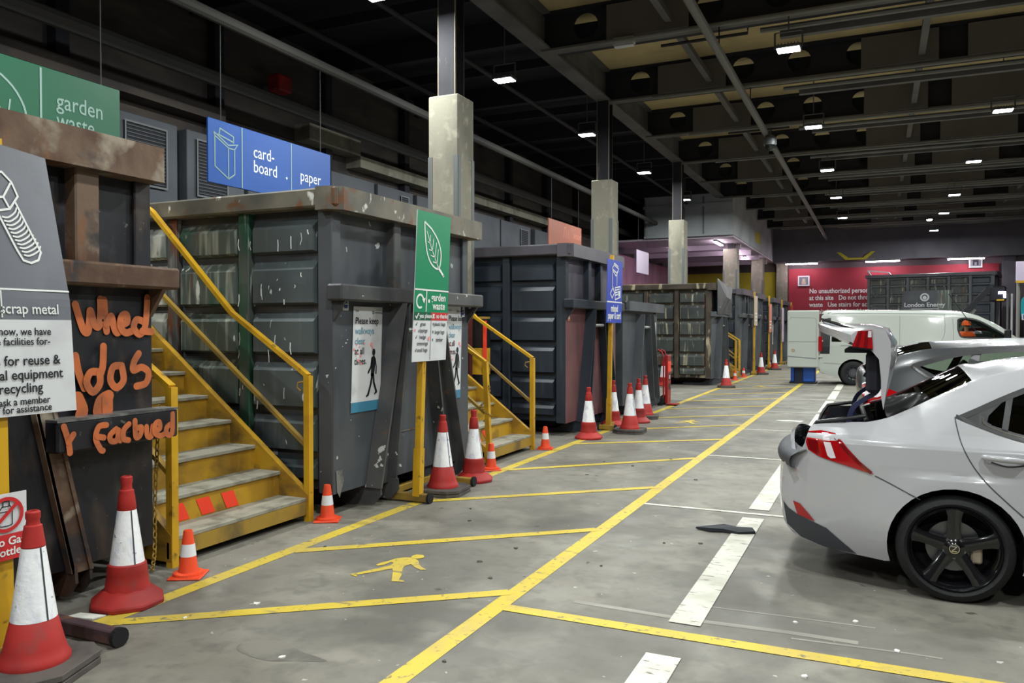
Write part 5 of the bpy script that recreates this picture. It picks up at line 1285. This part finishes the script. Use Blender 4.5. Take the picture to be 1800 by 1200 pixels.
# rear bumper pad and sill of the boot
m = MB()
ys_ = [-.76, -.68, -.56, -.38, -.19, 0, .19, .38, .56, .68, .76]
xo = [-.50 - .135 * (1 - (abs(q) / .76) ** 2.4) for q in ys_]
prof = [(.03, .705), (-.012, .715), (-.022, .75), (-.01, .785), (.03, .812), (.09, .832)]
m.add([(x + dx, YC + q, z) for dx, z in prof for x, q in zip(xo, ys_)], [(r * 11 + k, r * 11 + k + 1, (r + 1) * 11 + k + 1, (r + 1) * 11 + k) for r in range(5) for k in range(10)], 'trim_plastic'); m.build('bumper_pad', car1, O1, smooth=True)
m = MB()
V = lambda x, y, z: (x, YC + y, z)
for (a, b) in ((-.64, .64),):
    m.add([V(-.46, -.66, .80), V(-.46, .66, .80), V(-.40, .64, .86), V(-.40, -.64, .86)], [(0, 1, 2, 3)], 'trim_plastic')
    m.add([V(-.40, -.62, .86), V(-.40, .62, .86), V(-.35, .62, .42), V(-.35, -.62, .42)], [(0, 1, 2, 3)], 'boot_lining')
    m.add([V(-.35, -.62, .42), V(-.35, .62, .42), V(.15, .62, .42), V(.15, -.62, .42)], [(0, 1, 2, 3)], 'boot_lining')
    m.add([V(.12, -.62, .42), V(.12, .62, .42), V(-.03, .62, 1.06), V(-.03, -.62, 1.06)], [(0, 1, 2, 3)], 'boot_lining')
    for q in (-1, 1): m.add([V(-.40, .585 * q, .86), V(-.36, .585 * q, .42), V(.12, .585 * q, .42), V(-.06, .585 * q, 1.01), V(-.2, .585 * q, 1.0), V(-.34, .585 * q, .985)], [(0, 1, 2, 3, 4, 5)], 'boot_lining')
m.build('boot_lining', car1, O1)
m = MB()
for q in (-1, 1): m.tube([V(-.42, .56 * q, .88), V(-.405, .60 * q, .93), V(-.36, .625 * q, 1.0), V(-.2, .625 * q, 1.028), V(-.07, .585 * q, 1.05)], .014, 'trim_black', 8)
m.tube([V(-.06, -.6, 1.015), V(-.10, 0, 1.05), V(-.06, .6, 1.015)], .016, 'trim_black', 8)
m.build('boot_seal', car1, O1, smooth=True)
# boot lid standing up
lid = MB()
N = 14
secs = []
for k in range(N + 1):
    q = -1 + 2 * k / N; y = YC + .675 * q; c = 1 - abs(q) ** 2.2; e = (1 - q * q)
    secs.append([(x, y, z) for x, z in ((.035, 1.10 + .06 * c * 0), (.055 + .03 * e, 1.25), (.075 + .05 * e, 1.42), (.075 + .05 * e, 1.53), (.045 + .03 * e, 1.60 + .02 * e), (-.03, 1.622 + .025 * e), (-.125 - .14 * c, 1.60 + .05 * c), (-.155 - .24 * c, 1.575 + .075 * c), (-.155 - .23 * c, 1.53 + .07 * c), (-.11 - .15 * c, 1.495 + .045 * c), (-.035 - .06 * c, 1.475 + .03 * c), (.008, 1.42), (.02, 1.30), (.022, 1.18))])
n = len(secs[0])
lid.add([p for s_ in secs for p in s_], [(i * n + j, (i + 1) * n + j, (i + 1) * n + (j + 1) % n, i * n + (j + 1) % n) for i in range(N) for j in range(n)] + [list(range(n))[::-1], [N * n + j for j in range(n)]], 'paint_white')
lo = lid.build('boot_lid', car1, O1, smooth=True, ang=42, clean=True)
for q in (-1, 1):
    m = MB(); yy = YC + q * .675
    m.prism([(-.035, yy + q * .012, 1.605), (-.115, yy + q * .012, 1.60), (-.150, yy + q * .012, 1.50), (-.028, yy + q * .012, 1.487)], (0, -q * .09, 0), 'lamp_red'); m.prism([(-.028, yy + q * .006, 1.492), (-.152, yy + q * .006, 1.503), (-.15, yy + q * .006, 1.490), (-.03, yy + q * .006, 1.476)], (0, -q * .03, 0), 'trim_black')
    P = (Vector((0, yy + q * .012, 0)), Vector((1, 0, 0)), Vector((0, 0, 1)), Vector((0, q, 0)))
    m.poly(P, [(-.052, 1.60), (-.07, 1.60), (-.083, 1.497), (-.06, 1.495)], 'lamp_red_deep', .002); m.poly(P, [(-.09, 1.60), (-.105, 1.60), (-.13, 1.50), (-.11, 1.5)], 'lamp_red_deep', .002); m.poly(P, [(-.037, 1.60), (-.055, 1.60), (-.057, 1.56), (-.036, 1.56)], 'lamp_clear', .003)
    m.build('lid_lamp', lo, org=O1)
m = MB(); m.tube([(-.13, YC - .6, 1.602), (-.29, YC - .32, 1.652), (-.36, YC, 1.672), (-.29, YC + .32, 1.652), (-.13, YC + .6, 1.602)], .013, 'chrome', 8); m.build('chrome_strip', lo, org=O1)
m = MB(); m.box(-.07, .015, YC - .60, YC + .60, 1.20, 1.46, 'boot_lining', .02); m.box(-.2, .0, YC - .5, YC + .5, 1.455, 1.478, 'boot_lining'); m.build('lid_lining', lo, org=O1)
m = MB(); m.box(-.30, -.24, YC - .1, YC + .1, 1.52, 1.555, 'trim_black'); m.box(-.34, -.325, YC + .0, YC + .03, 1.64, 1.665, 'sticker_blue'); m.build('plate_recess', lo, org=O1)
for q in (-1, 1):
    m = MB(); yy = YC + q * .52
    pts = crom([(.012, yy, 1.40), (.012, yy, 1.26), (-.01, yy, 1.20), (-.075, yy, 1.155), (-.135, yy, 1.105), (-.165, yy, 1.04), (-.165, yy, .96), (-.12, yy, .90)], 4)
    for a, b in zip(pts[:-1], pts[1:]): m.bar(a, b, .035, .03, 'hinge_navy', (1, 0, .3))
    m.build('lid_hinge', car1, O1, smooth=True, ang=60)
m = MB(); m.box(.13, .5, YC - .55, YC + .55, .98, 1.0, 'trim_black'); m.build('parcel_shelf', car1, O1)
for (sx, sy) in ((.55, -.42), (.55, .0), (.55, .42), (1.5, -.38), (1.5, .38)):
    m = MB(); m.box(sx, sx + .14, YC + sy - .24, YC + sy + .24, .45, 1.05 if sx < 1 else 1.02, 'seat', .05); m.box(sx + .02, sx + .11, YC + sy - .13, YC + sy + .13, 1.05, 1.2, 'seat', .04); m.box(sx + .1, sx + .6, YC + sy - .24, YC + sy + .24, .4, .56, 'seat', .05); m.build('seat', car1, O1)
m = MB(); m.box(2.4, 2.9, YC - .68, YC + .68, .6, .95, 'trim_black', .05); m.build('dashboard', car1, O1)

# ------------------------------------------------ dark grey hatchback
YC2 = 8.98
U2 = rounded([(.05, .25), (-.12, .32), (-.19, .46), (-.18, .62), (-.13, .74)], 3)[:-1] + rounded([(-.13, .74), (-.125, .95), (-.135, 1.07), (-.125, 1.17)], 3)[:-1] + rounded([(-.125, 1.17), (-.02, 1.255), (.1, 1.322), (.26, 1.382), (.46, 1.432)], 3)[:-1] + \
     rounded([(.46, 1.425), (.8, 1.443), (1.2, 1.466), (1.6, 1.46), (1.95, 1.425)], 3)[:-1] + rounded([(1.95, 1.425), (2.4, 1.28), (2.95, 1.02)], 3)[:-1] + rounded([(2.95, 1.02), (3.4, .96), (3.9, .85), (4.15, .68), (4.2, .5), (4.15, .28), (4.05, .22)], 3)
zU2 = sorted([(x, z) for x, z in U2 if z > 1.15 or x > 2.5])
def half2(x, z):
    w = .90
    if z < .5: w -= .05 * ((.5 - z) / .3) ** 2
    if z > .95: w -= (z - .95) * .50
    u = (x + .22) / .9
    if u < 1: w -= .22 * max(0, 1 - u) ** 2.4
    u = (4.2 - x) / 1.0
    if u < 1: w -= .25 * max(0, 1 - u) ** 2.3
    d = interp(zU2, x) - z
    if z > 1.1 and d < .14: w -= .09 * (1 - max(0, d) / .14) ** 2
    return w
WIN2 = rounded([(.30, 1.265), (.45, 1.315), (.70, 1.385), (1.1, 1.425), (1.5, 1.42), (1.85, 1.385), (2.2, 1.26), (2.6, 1.10), (2.3, 1.07), (1.4, 1.075), (.7, 1.12), (.45, 1.175)], 2)
def band2(x, z, q):
    if z < .42 and x < .2: return 'trim_black'
    if -.08 < x < .46 and z > 1.19 and abs(q) < .93: return 'glass_tinted'
    if 1.95 < x < 2.95 and z > 1.02: return 'glass'
    return 'body'
B2 = Body(U2, [(4.05, .22), (3.8, .2), (2.8, .2), (1.9, .2), (1.1, .2), (.35, .22)], [WIN2], [(.70, .32, .36), (3.35, .32, .36)], half2, YC2, lambda x, z: .07 if (x < .2 and z < 1.2) else (.058 if x < 2 else .045), band2, .09)
O2 = (1.95, YC2, 0)
car2 = thing('hatchback_car', 'dark grey hatchback car parked beyond the white saloon', 'car', O2)
B2.skin('paint_grey').build('body', car2, O2, smooth=True, ang=40, clean=True)
m = MB(); B2.wells(m); m.box(.2, 3.9, YC2 - .6, YC2 + .6, .2, .24, 'underbody'); m.build('underbody', car2, O2)
for sd in (-1, 1):
    m = MB(); B2.patch(m, WIN2, 'glass', sd, -.006, .12); m.build('side_window', car2, O2, smooth=True)
    m = MB(); B2.line(m, WIN2 + WIN2[:1], .045, 'trim_black', sd, .004, 2); B2.patch(m, [(.80, 1.43), (.66, 1.13), (.74, 1.12), (.88, 1.445)], 'trim_black', sd, .005, .1); m.build('window_pillar', car2, O2); m = MB(); B2.patch(m, [(1.42, 1.47), (1.42, 1.07), (1.52, 1.07), (1.52, 1.47)], 'trim_black', sd, .005, .1); m.build('window_pillar', car2, O2)
    m = MB(); B2.line(m, [(.285, 1.27), (.37, 1.205), (.45, 1.16), (.7, 1.10), (1.4, 1.055), (2.5, 1.06)], .02, 'chrome', sd, .008); m.build('chrome_strip', car2, O2)
    m = MB(); B2.patch(m, [(-.13, 1.08), (-.02, 1.09), (.16, 1.03), (.22, .98), (.10, .92), (-.05, .90), (-.125, .91)], 'lamp_red', sd, .006, .04); B2.patch(m, [(-.11, 1.05), (.02, 1.05), (.08, 1.01), (.0, .97), (-.11, .97)], 'lamp_clear', sd, .009, .04); m.build('tail_lamp', car2, O2, smooth=True)
    m = MB()
    for pts in ([(.95, 1.06), (.97, .8), (1.05, .55), (1.06, .3)], [(1.5, 1.05), (1.52, .6), (1.5, .25)]): B2.line(m, pts, .007, 'underbody', sd, .003)
    m.build('door_gap', car2, O2)
    for cx in (.70, 3.35): wheel(car2, O2, cx, YC2 + sd * .79, .32, sd, .21, 'steel', .23, 'rim_steel')
m = MB(); m.add([(-.10, YC2 - .6, 1.2), (-.10, YC2 + .6, 1.2), (-.13, YC2 + .6, 1.16), (-.13, YC2 - .6, 1.16)], [(0, 1, 2, 3)], 'trim_black'); m.box(-.2, -.18, YC2 - .26, YC2 + .26, .78, .89, 'sign_white'); m.build('number_plate', car2, O2)
for (sx, sy) in ((.75, -.42), (.75, .42), (1.6, -.38), (1.6, .38)):
    m = MB(); m.box(sx, sx + .13, YC2 + sy - .23, YC2 + sy + .23, .5, 1.1, 'seat', .05); m.box(sx + .02, sx + .1, YC2 + sy - .12, YC2 + sy + .12, 1.12, 1.29, 'seat', .04); m.box(sx + .1, sx + .6, YC2 + sy - .23, YC2 + sy + .23, .42, .58, 'seat', .05); m.build('seat', car2, O2)
m = MB(); m.tube([(.86, YC2 - .2, 1.58), (.62, YC2 - .2, 1.95)], .004, 'trim_black', 6); m.lathe([(0, .03), (.03, .02), (.04, 0)], 'trim_black', 10, (.87, YC2 - .2, 1.565)); m.build('aerial', car2, O2)

# ------------------------------------------------ white panel van, rear door open
YC3 = 25.27
U3 = rounded([(-1.45, .33), (-1.53, .40), (-1.53, .62), (-1.5, .75)], 2)[:-1] + rounded([(-1.5, .75), (-1.5, 1.3), (-1.48, 1.9), (-1.44, 2.06), (-1.3, 2.11)], 3)[:-1] + rounded([(-1.3, 2.11), (0, 2.10), (1.6, 2.07), (2.1, 2.03), (2.45, 1.93)], 3)[:-1] + \
     rounded([(2.45, 1.93), (2.9, 1.68), (3.35, 1.33)], 3)[:-1] + rounded([(3.35, 1.33), (3.75, 1.12), (3.95, .9), (4.0, .6), (3.95, .35), (3.85, .25)], 3)
zU3 = sorted([(x, z) for x, z in U3 if z > 1.9 or x > 2.3])
def half3(x, z):
    w = .965
    if z < .5: w -= .04 * ((.5 - z) / .3) ** 2
    if z > 1.15: w -= (z - 1.15) * .13
    u = (4.0 - x) / 1.0
    if u < 1: w -= .25 * max(0, 1 - u) ** 2.2
    d = interp(zU3, x) - z
    if z > 1.2 and d < .16: w -= .10 * (1 - max(0, d) / .16) ** 2
    return w
WIN3 = rounded([(1.95, 1.84), (2.1, 1.88), (2.38, 1.83), (2.7, 1.65), (3.08, 1.36), (2.6, 1.355), (2.1, 1.36), (1.99, 1.44), (1.95, 1.6)], 2)
def band3(x, z, q):
    if x < -1.4 and .62 < z < 1.98: return None if q < .0 else 'body'
    if 2.45 < x < 3.35 and z > 1.34: return 'glass'
    return 'body'
B3 = Body(U3, [(3.85, .25), (3.4, .25), (2.2, .25), (1.2, .25), (.2, .25), (-1.2, .26)], [WIN3], [(-.62, .34, .40), (2.55, .34, .40)], half3, YC3, lambda x, z: .04, band3, .12)
O3 = (1.0, YC3, 0)
van = thing('panel_van', 'white panel van with an open rear door in front of the red wall', 'van', O3)
B3.skin('paint_van').build('body', van, O3, smooth=True, ang=40, clean=True)
m = MB(); B3.wells(m); m.box(-1.4, 3.6, YC3 - .7, YC3 + .7, .3, .4, 'underbody'); m.box(-1.46, 1.75, YC3 - .9, YC3 + .9, .6, .64, 'underbody'); m.box(1.70, 1.75, YC3 - .85, YC3 + .85, .64, 1.3, 'underbody'); m.build('underbody', van, O3)
for sd in (-1, 1):
    m = MB(); B3.patch(m, WIN3, 'glass', sd, -.006, .2); m.build('side_window', van, O3, smooth=True)
    m = MB(); B3.line(m, WIN3 + WIN3[:1], .04, 'trim_black', sd, .004, 2); m.build('window_seal', van, O3)
    m = MB()
    for pts in ([(-1.18, 2.0), (-.9, 2.03), (1.4, 2.0), (1.62, 1.93), (1.64, 1.5)], [(1.82, 2.0), (1.85, 1.2), (1.82, .3)], [(-.95, 1.12), (.5, 1.12), (1.3, 1.14), (1.55, 1.25), (1.64, 1.5)], [(.55, 1.95), (.55, .3)], [(-1.4, .62), (-.95, .60)]): B3.line(m, pts, .014, 'seam_crease_shade', sd, .004)  # door seams, plus ribbons that paint shadow along the pressed creases
    m.build('panel_line', van, O3)
    m = MB(); B3.patch(m, [(-1.49, 2.02), (-1.21, 2.06), (-1.24, .88), (-1.49, .88)], 'trim_black', sd, .005, .2); m.build('corner_panel', van, O3)
    m = MB(); m.box(-1.54, -1.44, B3.y(-1.5, 1.1, sd) - .05, B3.y(-1.5, 1.1, sd) + .05, .95, 1.38, 'lamp_red', .02); m.build('tail_lamp', van, O3)
    for cx in (-.62, 2.55): wheel(van, O3, cx, YC3 + sd * .85, .34, sd, .22, 'steel', .21, 'rim_steel')
    m = MB(); m.box(3.0, 3.14, B3.y(3.0, 1.3, sd) + (-.24 if sd < 0 else 0), B3.y(3.0, 1.3, sd) + (0 if sd < 0 else .24), 1.3, 1.58, 'trim_black', .03); m.build('wing_mirror', van, O3)
d = MB(); T = Matrix.Translation((-1.52, 24.33, 0)) @ Matrix.Rotation(math.radians(4), 4, 'Z'); d.T = T
d.box(-.86, 0, -.04, .02, .48, 2.12, 'paint_van', .03)
do = d.build('rear_door', van, O3, bevel=.01)
d = MB(); d.T = T; P = (Vector((0, -.04, 0)), Vector((1, 0, 0)), Vector((0, 0, 1)), Vector((0, -1, 0)))
d.stroke(P, [(-.80, 1.86), (-.76, 1.92), (-.12, 1.90), (-.08, 1.84), (-.08, .72)], .012, 'seam_crease_shade', .003); d.stroke(P, [(-.84, 1.22), (-.04, 1.22)], .012, 'seam_crease_shade', .003); d.stroke(P, [(-.84, .80), (-.1, .74)], .03, 'seam_crease_shade', .003)  # shadow of the door's pressed creases drawn as grey ribbons
d.build('panel_line', do, org=O3)
d = MB(); d.T = T; d.lathe([(0, -.052), (.05, -.052), (.06, -.045), (.06, -.03)], 'sign_beige', 20, (-.70, 0, .98), 'y'); P = (Vector((0, -.052, 0)), Vector((1, 0, 0)), Vector((0, 0, 1)), Vector((0, -1, 0))); d.ring(P, -.70, .98, .032, .04, 'trim_plastic', .002, 16); d.stroke(P, [(-.725, .98), (-.675, .98)], .008, 'trim_plastic', .003); d.build('door_badge', do, org=O3)
for zz in (1.75, 1.25, .8):
    d = MB(); d.T = T; d.box(-.02, .1, -.06, .03, zz - .03, zz + .03, 'paint_van', .01); d.build('door_hinge', do, org=O3)
for (sx, sy) in ((2.0, -.45), (2.0, .45)):
    m = MB(); m.box(sx - .1, sx + .05, YC3 + sy - .25, YC3 + sy + .25, .7, 1.34, 'seat', .05); m.box(sx, sx + .5, YC3 + sy - .25, YC3 + sy + .25, .6, .76, 'seat', .05); m.build('seat', van, O3)
m = MB(); m.box(2.75, 3.3, YC3 - .8, YC3 + .8, .8, 1.28, 'trim_black', .05); m.build('dashboard', van, O3)
# blue bin behind the open door
t = thing('wheeled_bin', 'blue and black plastic bin standing behind the open van door', 'bin', (-1.95, 24.85, 0))
m = MB(); m.box(-.36, -.26, -.3, .3, .05, 1.0, 'plastic_blue', .02); m.box(-.02, .30, -.3, .3, .05, 1.0, 'plastic_blue', .02); m.build('body', t)
m = MB(); m.box(-.26, -.02, -.27, .27, .03, .97, 'plastic_navy', .01); m.build('centre_panel', t)
m = MB(); m.box(-.4, .34, -.34, .34, 1.0, 1.06, 'plastic_blue', .02); m.build('lid', t)
m = MB(); m.box(-.4, .34, -.33, .33, 0, .05, 'trim_black', .01); m.build('base', t)

# ------------------------------------------------ container on a lorry at the far end
RZ = math.radians(-10.3)
lb = container('dark grey container with a pale company emblem, carried on a lorry', 43.9, x0=-.5, L=5.5, W=2.45, zt=2.85, side='bin_navy', side_near='bin_old', rib='bin_grey', rail='bin_lilac', front='bin_grey', frame='bin_lilac', ledge_z=1.98, skids=False, hook=True, name='carried_container')
# local frame: long side faces the hall, front to the right
ang = RZ
lb.rotation_euler = (0, 0, ang)
lb.location = (-.5 + 5.5 * math.cos(ang), 43.9 + 5.5 * math.sin(ang), 1.40)
m = MB(); P = plane((-3.9, -.07, .62), (1, 0, 0), (0, 0, 1)); m.rect(P, 0, .25, 2.1, 1.4, 'bin_grey', .0); m.rect(P, 1.55, .25, 2.15, 1.4, 'bin_streaky', .004)
m.ring(P, 1.0, 1.08, .13, .20, 'sign_white', .006, 28); m.disc(P, 1.0, 1.06, .09, 'sign_white', .006, 12); m.text(P, 'London Energy', .29, .1, .62, 'sign_white', .006, .02); m.rect(P, .42, .50, 1.6, .53, 'sign_white', .006)
m.build('emblem_panel', lb)
org = lb.location.copy()
lt = thing('hook_lorry', 'flatbed hook lorry under the dark emblem container at the far end', 'lorry', (org.x, org.y, 0), ang)
m = MB(); m.box(-6.2, 3.1, .75, 1.05, .85, 1.1, 'trim_black'); m.box(-6.2, 3.1, 1.4, 1.7, .85, 1.1, 'trim_black'); m.box(-5.6, .2, .6, 1.85, 1.1, 1.40, 'trim_black'); m.build('chassis', lt)
m = MB(); m.box(1.2, 3.2, .02, 2.43, .5, 2.5, 'plastic_navy', .1); m.box(1.15, 1.2, .1, 2.35, 1.3, 2.4, 'trim_black'); m.build('cab', lt)
m = MB(); m.box(2.0, 2.9, -.0, .04, 1.6, 2.3, 'glass_dark'); m.box(3.19, 3.22, .2, 2.25, 1.6, 2.35, 'glass_dark'); m.build('cab_window', lt)
for xx in (.45, .62, .82): m = MB(); m.box(xx, xx + .08, .3, .38, 1.1, 3.2, ('pipe_grey', 'sign_white', 'column_red')[int((xx - .4) / .2) % 3]); m.build('hook_frame', lt)
for xx in (-4.8, -3.6, 2.2):
    for yy in (.15, 2.3):
        w = MB(); w.lathe([(0, -.12), (.28, -.14), (.5, -.15), (.52, -.1), (.52, .1), (.5, .15), (.28, .14), (0, .12)], 'tyre', 24, (xx, yy, .52), 'y'); w.build('wheel', lt, smooth=True)
m = MB(); m.box(.95, 1.15, -.05, .1, .62, .74, 'yellow_steel'); m.build('marker_lamp', lt)
# white metal frame sticking out of that container
t = thing('metal_frame', 'white metal window frame resting on the rim of the lorry container', 'metal frame', (org.x - 4.9, org.y + 1.1, 4.2))
m = MB()
for a, b in (((-.5, -.2, .28), (.45, -.3, .16)), ((.45, -.3, .16), (.62, .2, -.0)), ((-.5, -.2, .28), (-.3, .25, -.02)), ((-.3, .25, -.02), (.62, .2, .0))): m.bar(a, b, .06, .06, 'sign_white')
m.build('frame', t)
# loader arm with a work lamp
t = thing('loader', 'black loader arm with a lit white work lamp, beside the lorry container', 'loader', (4.0, 38.5, 0))
m = MB(); m.box(-1.6, .6, -.6, .8, .5, 1.5, 'trim_black', .08); m.build('body', t)
for xx in (-1.2, .2):
    for yy in (-.7, .9): w = MB(); w.lathe([(0, -.15), (.3, -.18), (.48, -.15), (.5, 0), (.48, .15), (.3, .18), (0, .15)], 'tyre', 22, (xx, yy, .5), 'y'); w.build('wheel', t, smooth=True)
m = MB(); m.bar((-1.3, 0, 1.5), (.15, 0, 3.2), .2, .22, 'trim_black'); m.bar((.15, 0, 3.2), (.42, 0, 3.3), .22, .3, 'trim_black'); m.bar((-1.0, .05, 1.3), (-.3, .05, 2.4), .12, .12, 'pipe_grey'); m.build('boom', t)
m = MB(); m.box(.25, .8, -.2, .2, 2.7, 3.35, 'trim_black', .06); m.build('lamp_head', t)
m = MB(); m.box(.52, .78, -.225, -.2, 3.02, 3.12, 'spot_glow'); m.box(.70, .78, -.225, -.2, 2.86, 3.02, 'spot_glow'); m.build('work_lamp', t)
m = MB(); m.box(.45, .72, -.22, -.2, 2.74, 2.8, 'yellow_steel'); m.build('warning_strip', t)
# sign post and teal board at the edge
t = thing('edge_sign', 'pale lilac sign with a yellow lower edge on a grey post beside the lorry', 'sign', (4.62, 33.0, 0))
m = MB(); m.tube([(-.13, 0, 0), (-.13, 0, 3.3)], .06, 'pipe_grey', 10); m.build('post', t)
m = MB(); m.box(-.22, .9, -.09, -.06, 3.2, 3.95, 'sign_blank', .02); P = (Vector((0, -.09, 0)), Vector((1, 0, 0)), Vector((0, 0, 1)), Vector((0, -1, 0))); m.rect(P, -.22, 3.2, .9, 3.28, 'yellow_steel', .003); m.ring(P, .2, 3.62, .1, .12, 'sign_grey', .003, 16); m.build('board', t)
t = thing('teal_board', 'teal rounded board with a blue square, at the edge beside the grey post', 'sign', (5.05, 33.2, 0))
m = MB(); q = [(.45 * math.copysign(abs(math.cos(a)) ** .5, math.cos(a)), .45 * math.copysign(abs(math.sin(a)) ** .5, math.sin(a))) for a in [2 * PI * k / 28 for k in range(28)]]
m.prism([(a, -.02, 2.32 + b) for a, b in q], (0, .04, 0), 'teal_board'); P = (Vector((0, -.02, 0)), Vector((1, 0, 0)), Vector((0, 0, 1)), Vector((0, -1, 0))); m.rect(P, -.42, 1.9, -.1, 2.12, 'sign_white', .003); m.rect(P, -.38, 1.93, -.14, 2.09, 'sticker_blue', .005); m.build('board', t)
m = MB(); m.tube([(0, .03, 0), (0, .03, 2.0)], .04, 'pipe_dark', 8); m.build('post', t)

# ------------------------------------------------ worker in orange beyond the van
def skinned(name, joints, edges, mat, parent, sub=1, smooth=True):
    me = bpy.data.meshes.new(name); me.from_pydata([j[:3] for j in joints], edges, [])
    me.materials.append(MATS[mat]); o = bpy.data.objects.new(name, me); COL.objects.link(o); o.parent = parent
    md = o.modifiers.new('skin', 'SKIN'); md.use_smooth_shade = True
    ly = me.skin_vertices[0] if me.skin_vertices else None
    if ly is None:
        bm = bmesh.new(); bm.from_mesh(me); bm.verts.layers.skin.verify(); bm.to_mesh(me); bm.free(); ly = me.skin_vertices[0]
    for i, j in enumerate(joints):
        r = j[3]; ly.data[i].radius = (r, j[4] if len(j) > 4 else r)
    ly.data[0].use_root = True
    s = o.modifiers.new('sub', 'SUBSURF'); s.levels = sub; s.render_levels = sub
    return o
pt = thing('person', 'person in an orange high-visibility jacket and orange helmet, seen through the van window', 'person', (2.46, 28.0, 0), math.radians(200))
J = [(0, 0, .93, .15, .11), (0, 0, 1.12, .14, .1), (0, 0, 1.33, .17, .11), (0, 0, 1.45, .09), (0, .01, 1.52, .055), (0, .02, 1.60, .075), (0, .02, 1.70, .085), (0, .01, 1.76, .06),
     (.18, 0, 1.40, .065), (.26, .02, 1.14, .048), (.24, .16, .93, .036), (.235, .20, .87, .03, .02), (-.18, 0, 1.40, .065), (-.26, .02, 1.14, .048), (-.25, .14, .92, .036), (-.245, .18, .86, .03, .02),
     (.1, 0, .84, .09), (.11, .02, .48, .062), (.11, -.02, .09, .045), (.11, .13, .04, .035), (-.1, 0, .84, .09), (-.12, -.02, .48, .062), (-.12, -.06, .09, .045), (-.12, .09, .04, .035)]
Ed = [(0, 1), (1, 2), (2, 3), (3, 4), (4, 5), (5, 6), (6, 7), (2, 8), (8, 9), (9, 10), (10, 11), (2, 12), (12, 13), (13, 14), (14, 15), (0, 16), (16, 17), (17, 18), (18, 19), (0, 20), (20, 21), (21, 22), (22, 23)]
for hx, hy, hz, s_ in ((.235, .20, .87, 1), (-.245, .18, .86, -1)):
    root = 11 if s_ > 0 else 15
    for k, (dx, l) in enumerate(((-.022, .07), (-.008, .08), (.008, .076), (.022, .06))):
        a = len(J); J += [(hx + dx, hy + .015, hz - .035, .009), (hx + dx * 1.1, hy + .03, hz - .035 - l * .5, .008), (hx + dx * 1.1, hy + .02, hz - .035 - l, .007)]; Ed += [(root, a), (a, a + 1), (a + 1, a + 2)]
    a = len(J); J += [(hx - s_ * .04, hy + .03, hz - .02, .01), (hx - s_ * .045, hy + .05, hz - .055, .008)]; Ed += [(root, a), (a, a + 1)]
skinned('body', J, Ed, 'skin', pt, 1)
skinned('jacket', [(0, 0, .88, .185, .15), (0, 0, 1.12, .17, .135), (0, 0, 1.36, .20, .14), (0, 0, 1.50, .11), (.19, 0, 1.44, .085), (.27, .02, 1.14, .068), (.25, .13, .97, .055), (-.19, 0, 1.44, .085), (-.27, .02, 1.14, .068), (-.26, .11, .97, .055)],
        [(0, 1), (1, 2), (2, 3), (2, 4), (4, 5), (5, 6), (2, 7), (7, 8), (8, 9)], 'hivis', pt, 1)
skinned('trousers', [(0, 0, .92, .16, .13), (.1, 0, .82, .105), (.115, .02, .48, .08), (.115, -.02, .12, .07), (-.1, 0, .82, .105), (-.125, -.02, .48, .08), (-.125, -.06, .12, .07)], [(0, 1), (1, 2), (2, 3), (0, 4), (4, 5), (5, 6)], 'navy_cloth', pt, 1)
m = MB(); m.lathe([(.12, 1.70), (.135, 1.70), (.125, 1.76), (.1, 1.82), (.06, 1.85), (0, 1.86)], 'hivis', 20, (0, .02, 0)); m.box(-.09, .09, .1, .19, 1.695, 1.712, 'hivis', .004); m.build('helmet', pt, smooth=True)
m = MB()
for z, r in ((1.0, .19), (1.18, .182)): m.lathe([(r, z), (r + .003, z + .03), (r, z + .06)], 'retro', 20)
m.build('reflective_band', pt)
for q in (-1, 1):
    m = MB(); m.lathe([(0, .02), (.012, .01), (.012, -.01), (0, -.02)], 'trim_black', 8, (q * .032, .098, 1.665)); m.build('eye', pt)
m = MB(); m.prism([(-.012, .095, 1.63), (.012, .095, 1.63), (0, .098, 1.67)], (0, .022, -.004), 'skin'); m.build('nose', pt)
m = MB(); m.box(-.025, .025, .088, .1, 1.595, 1.603, 'column_red'); m.build('mouth', pt)
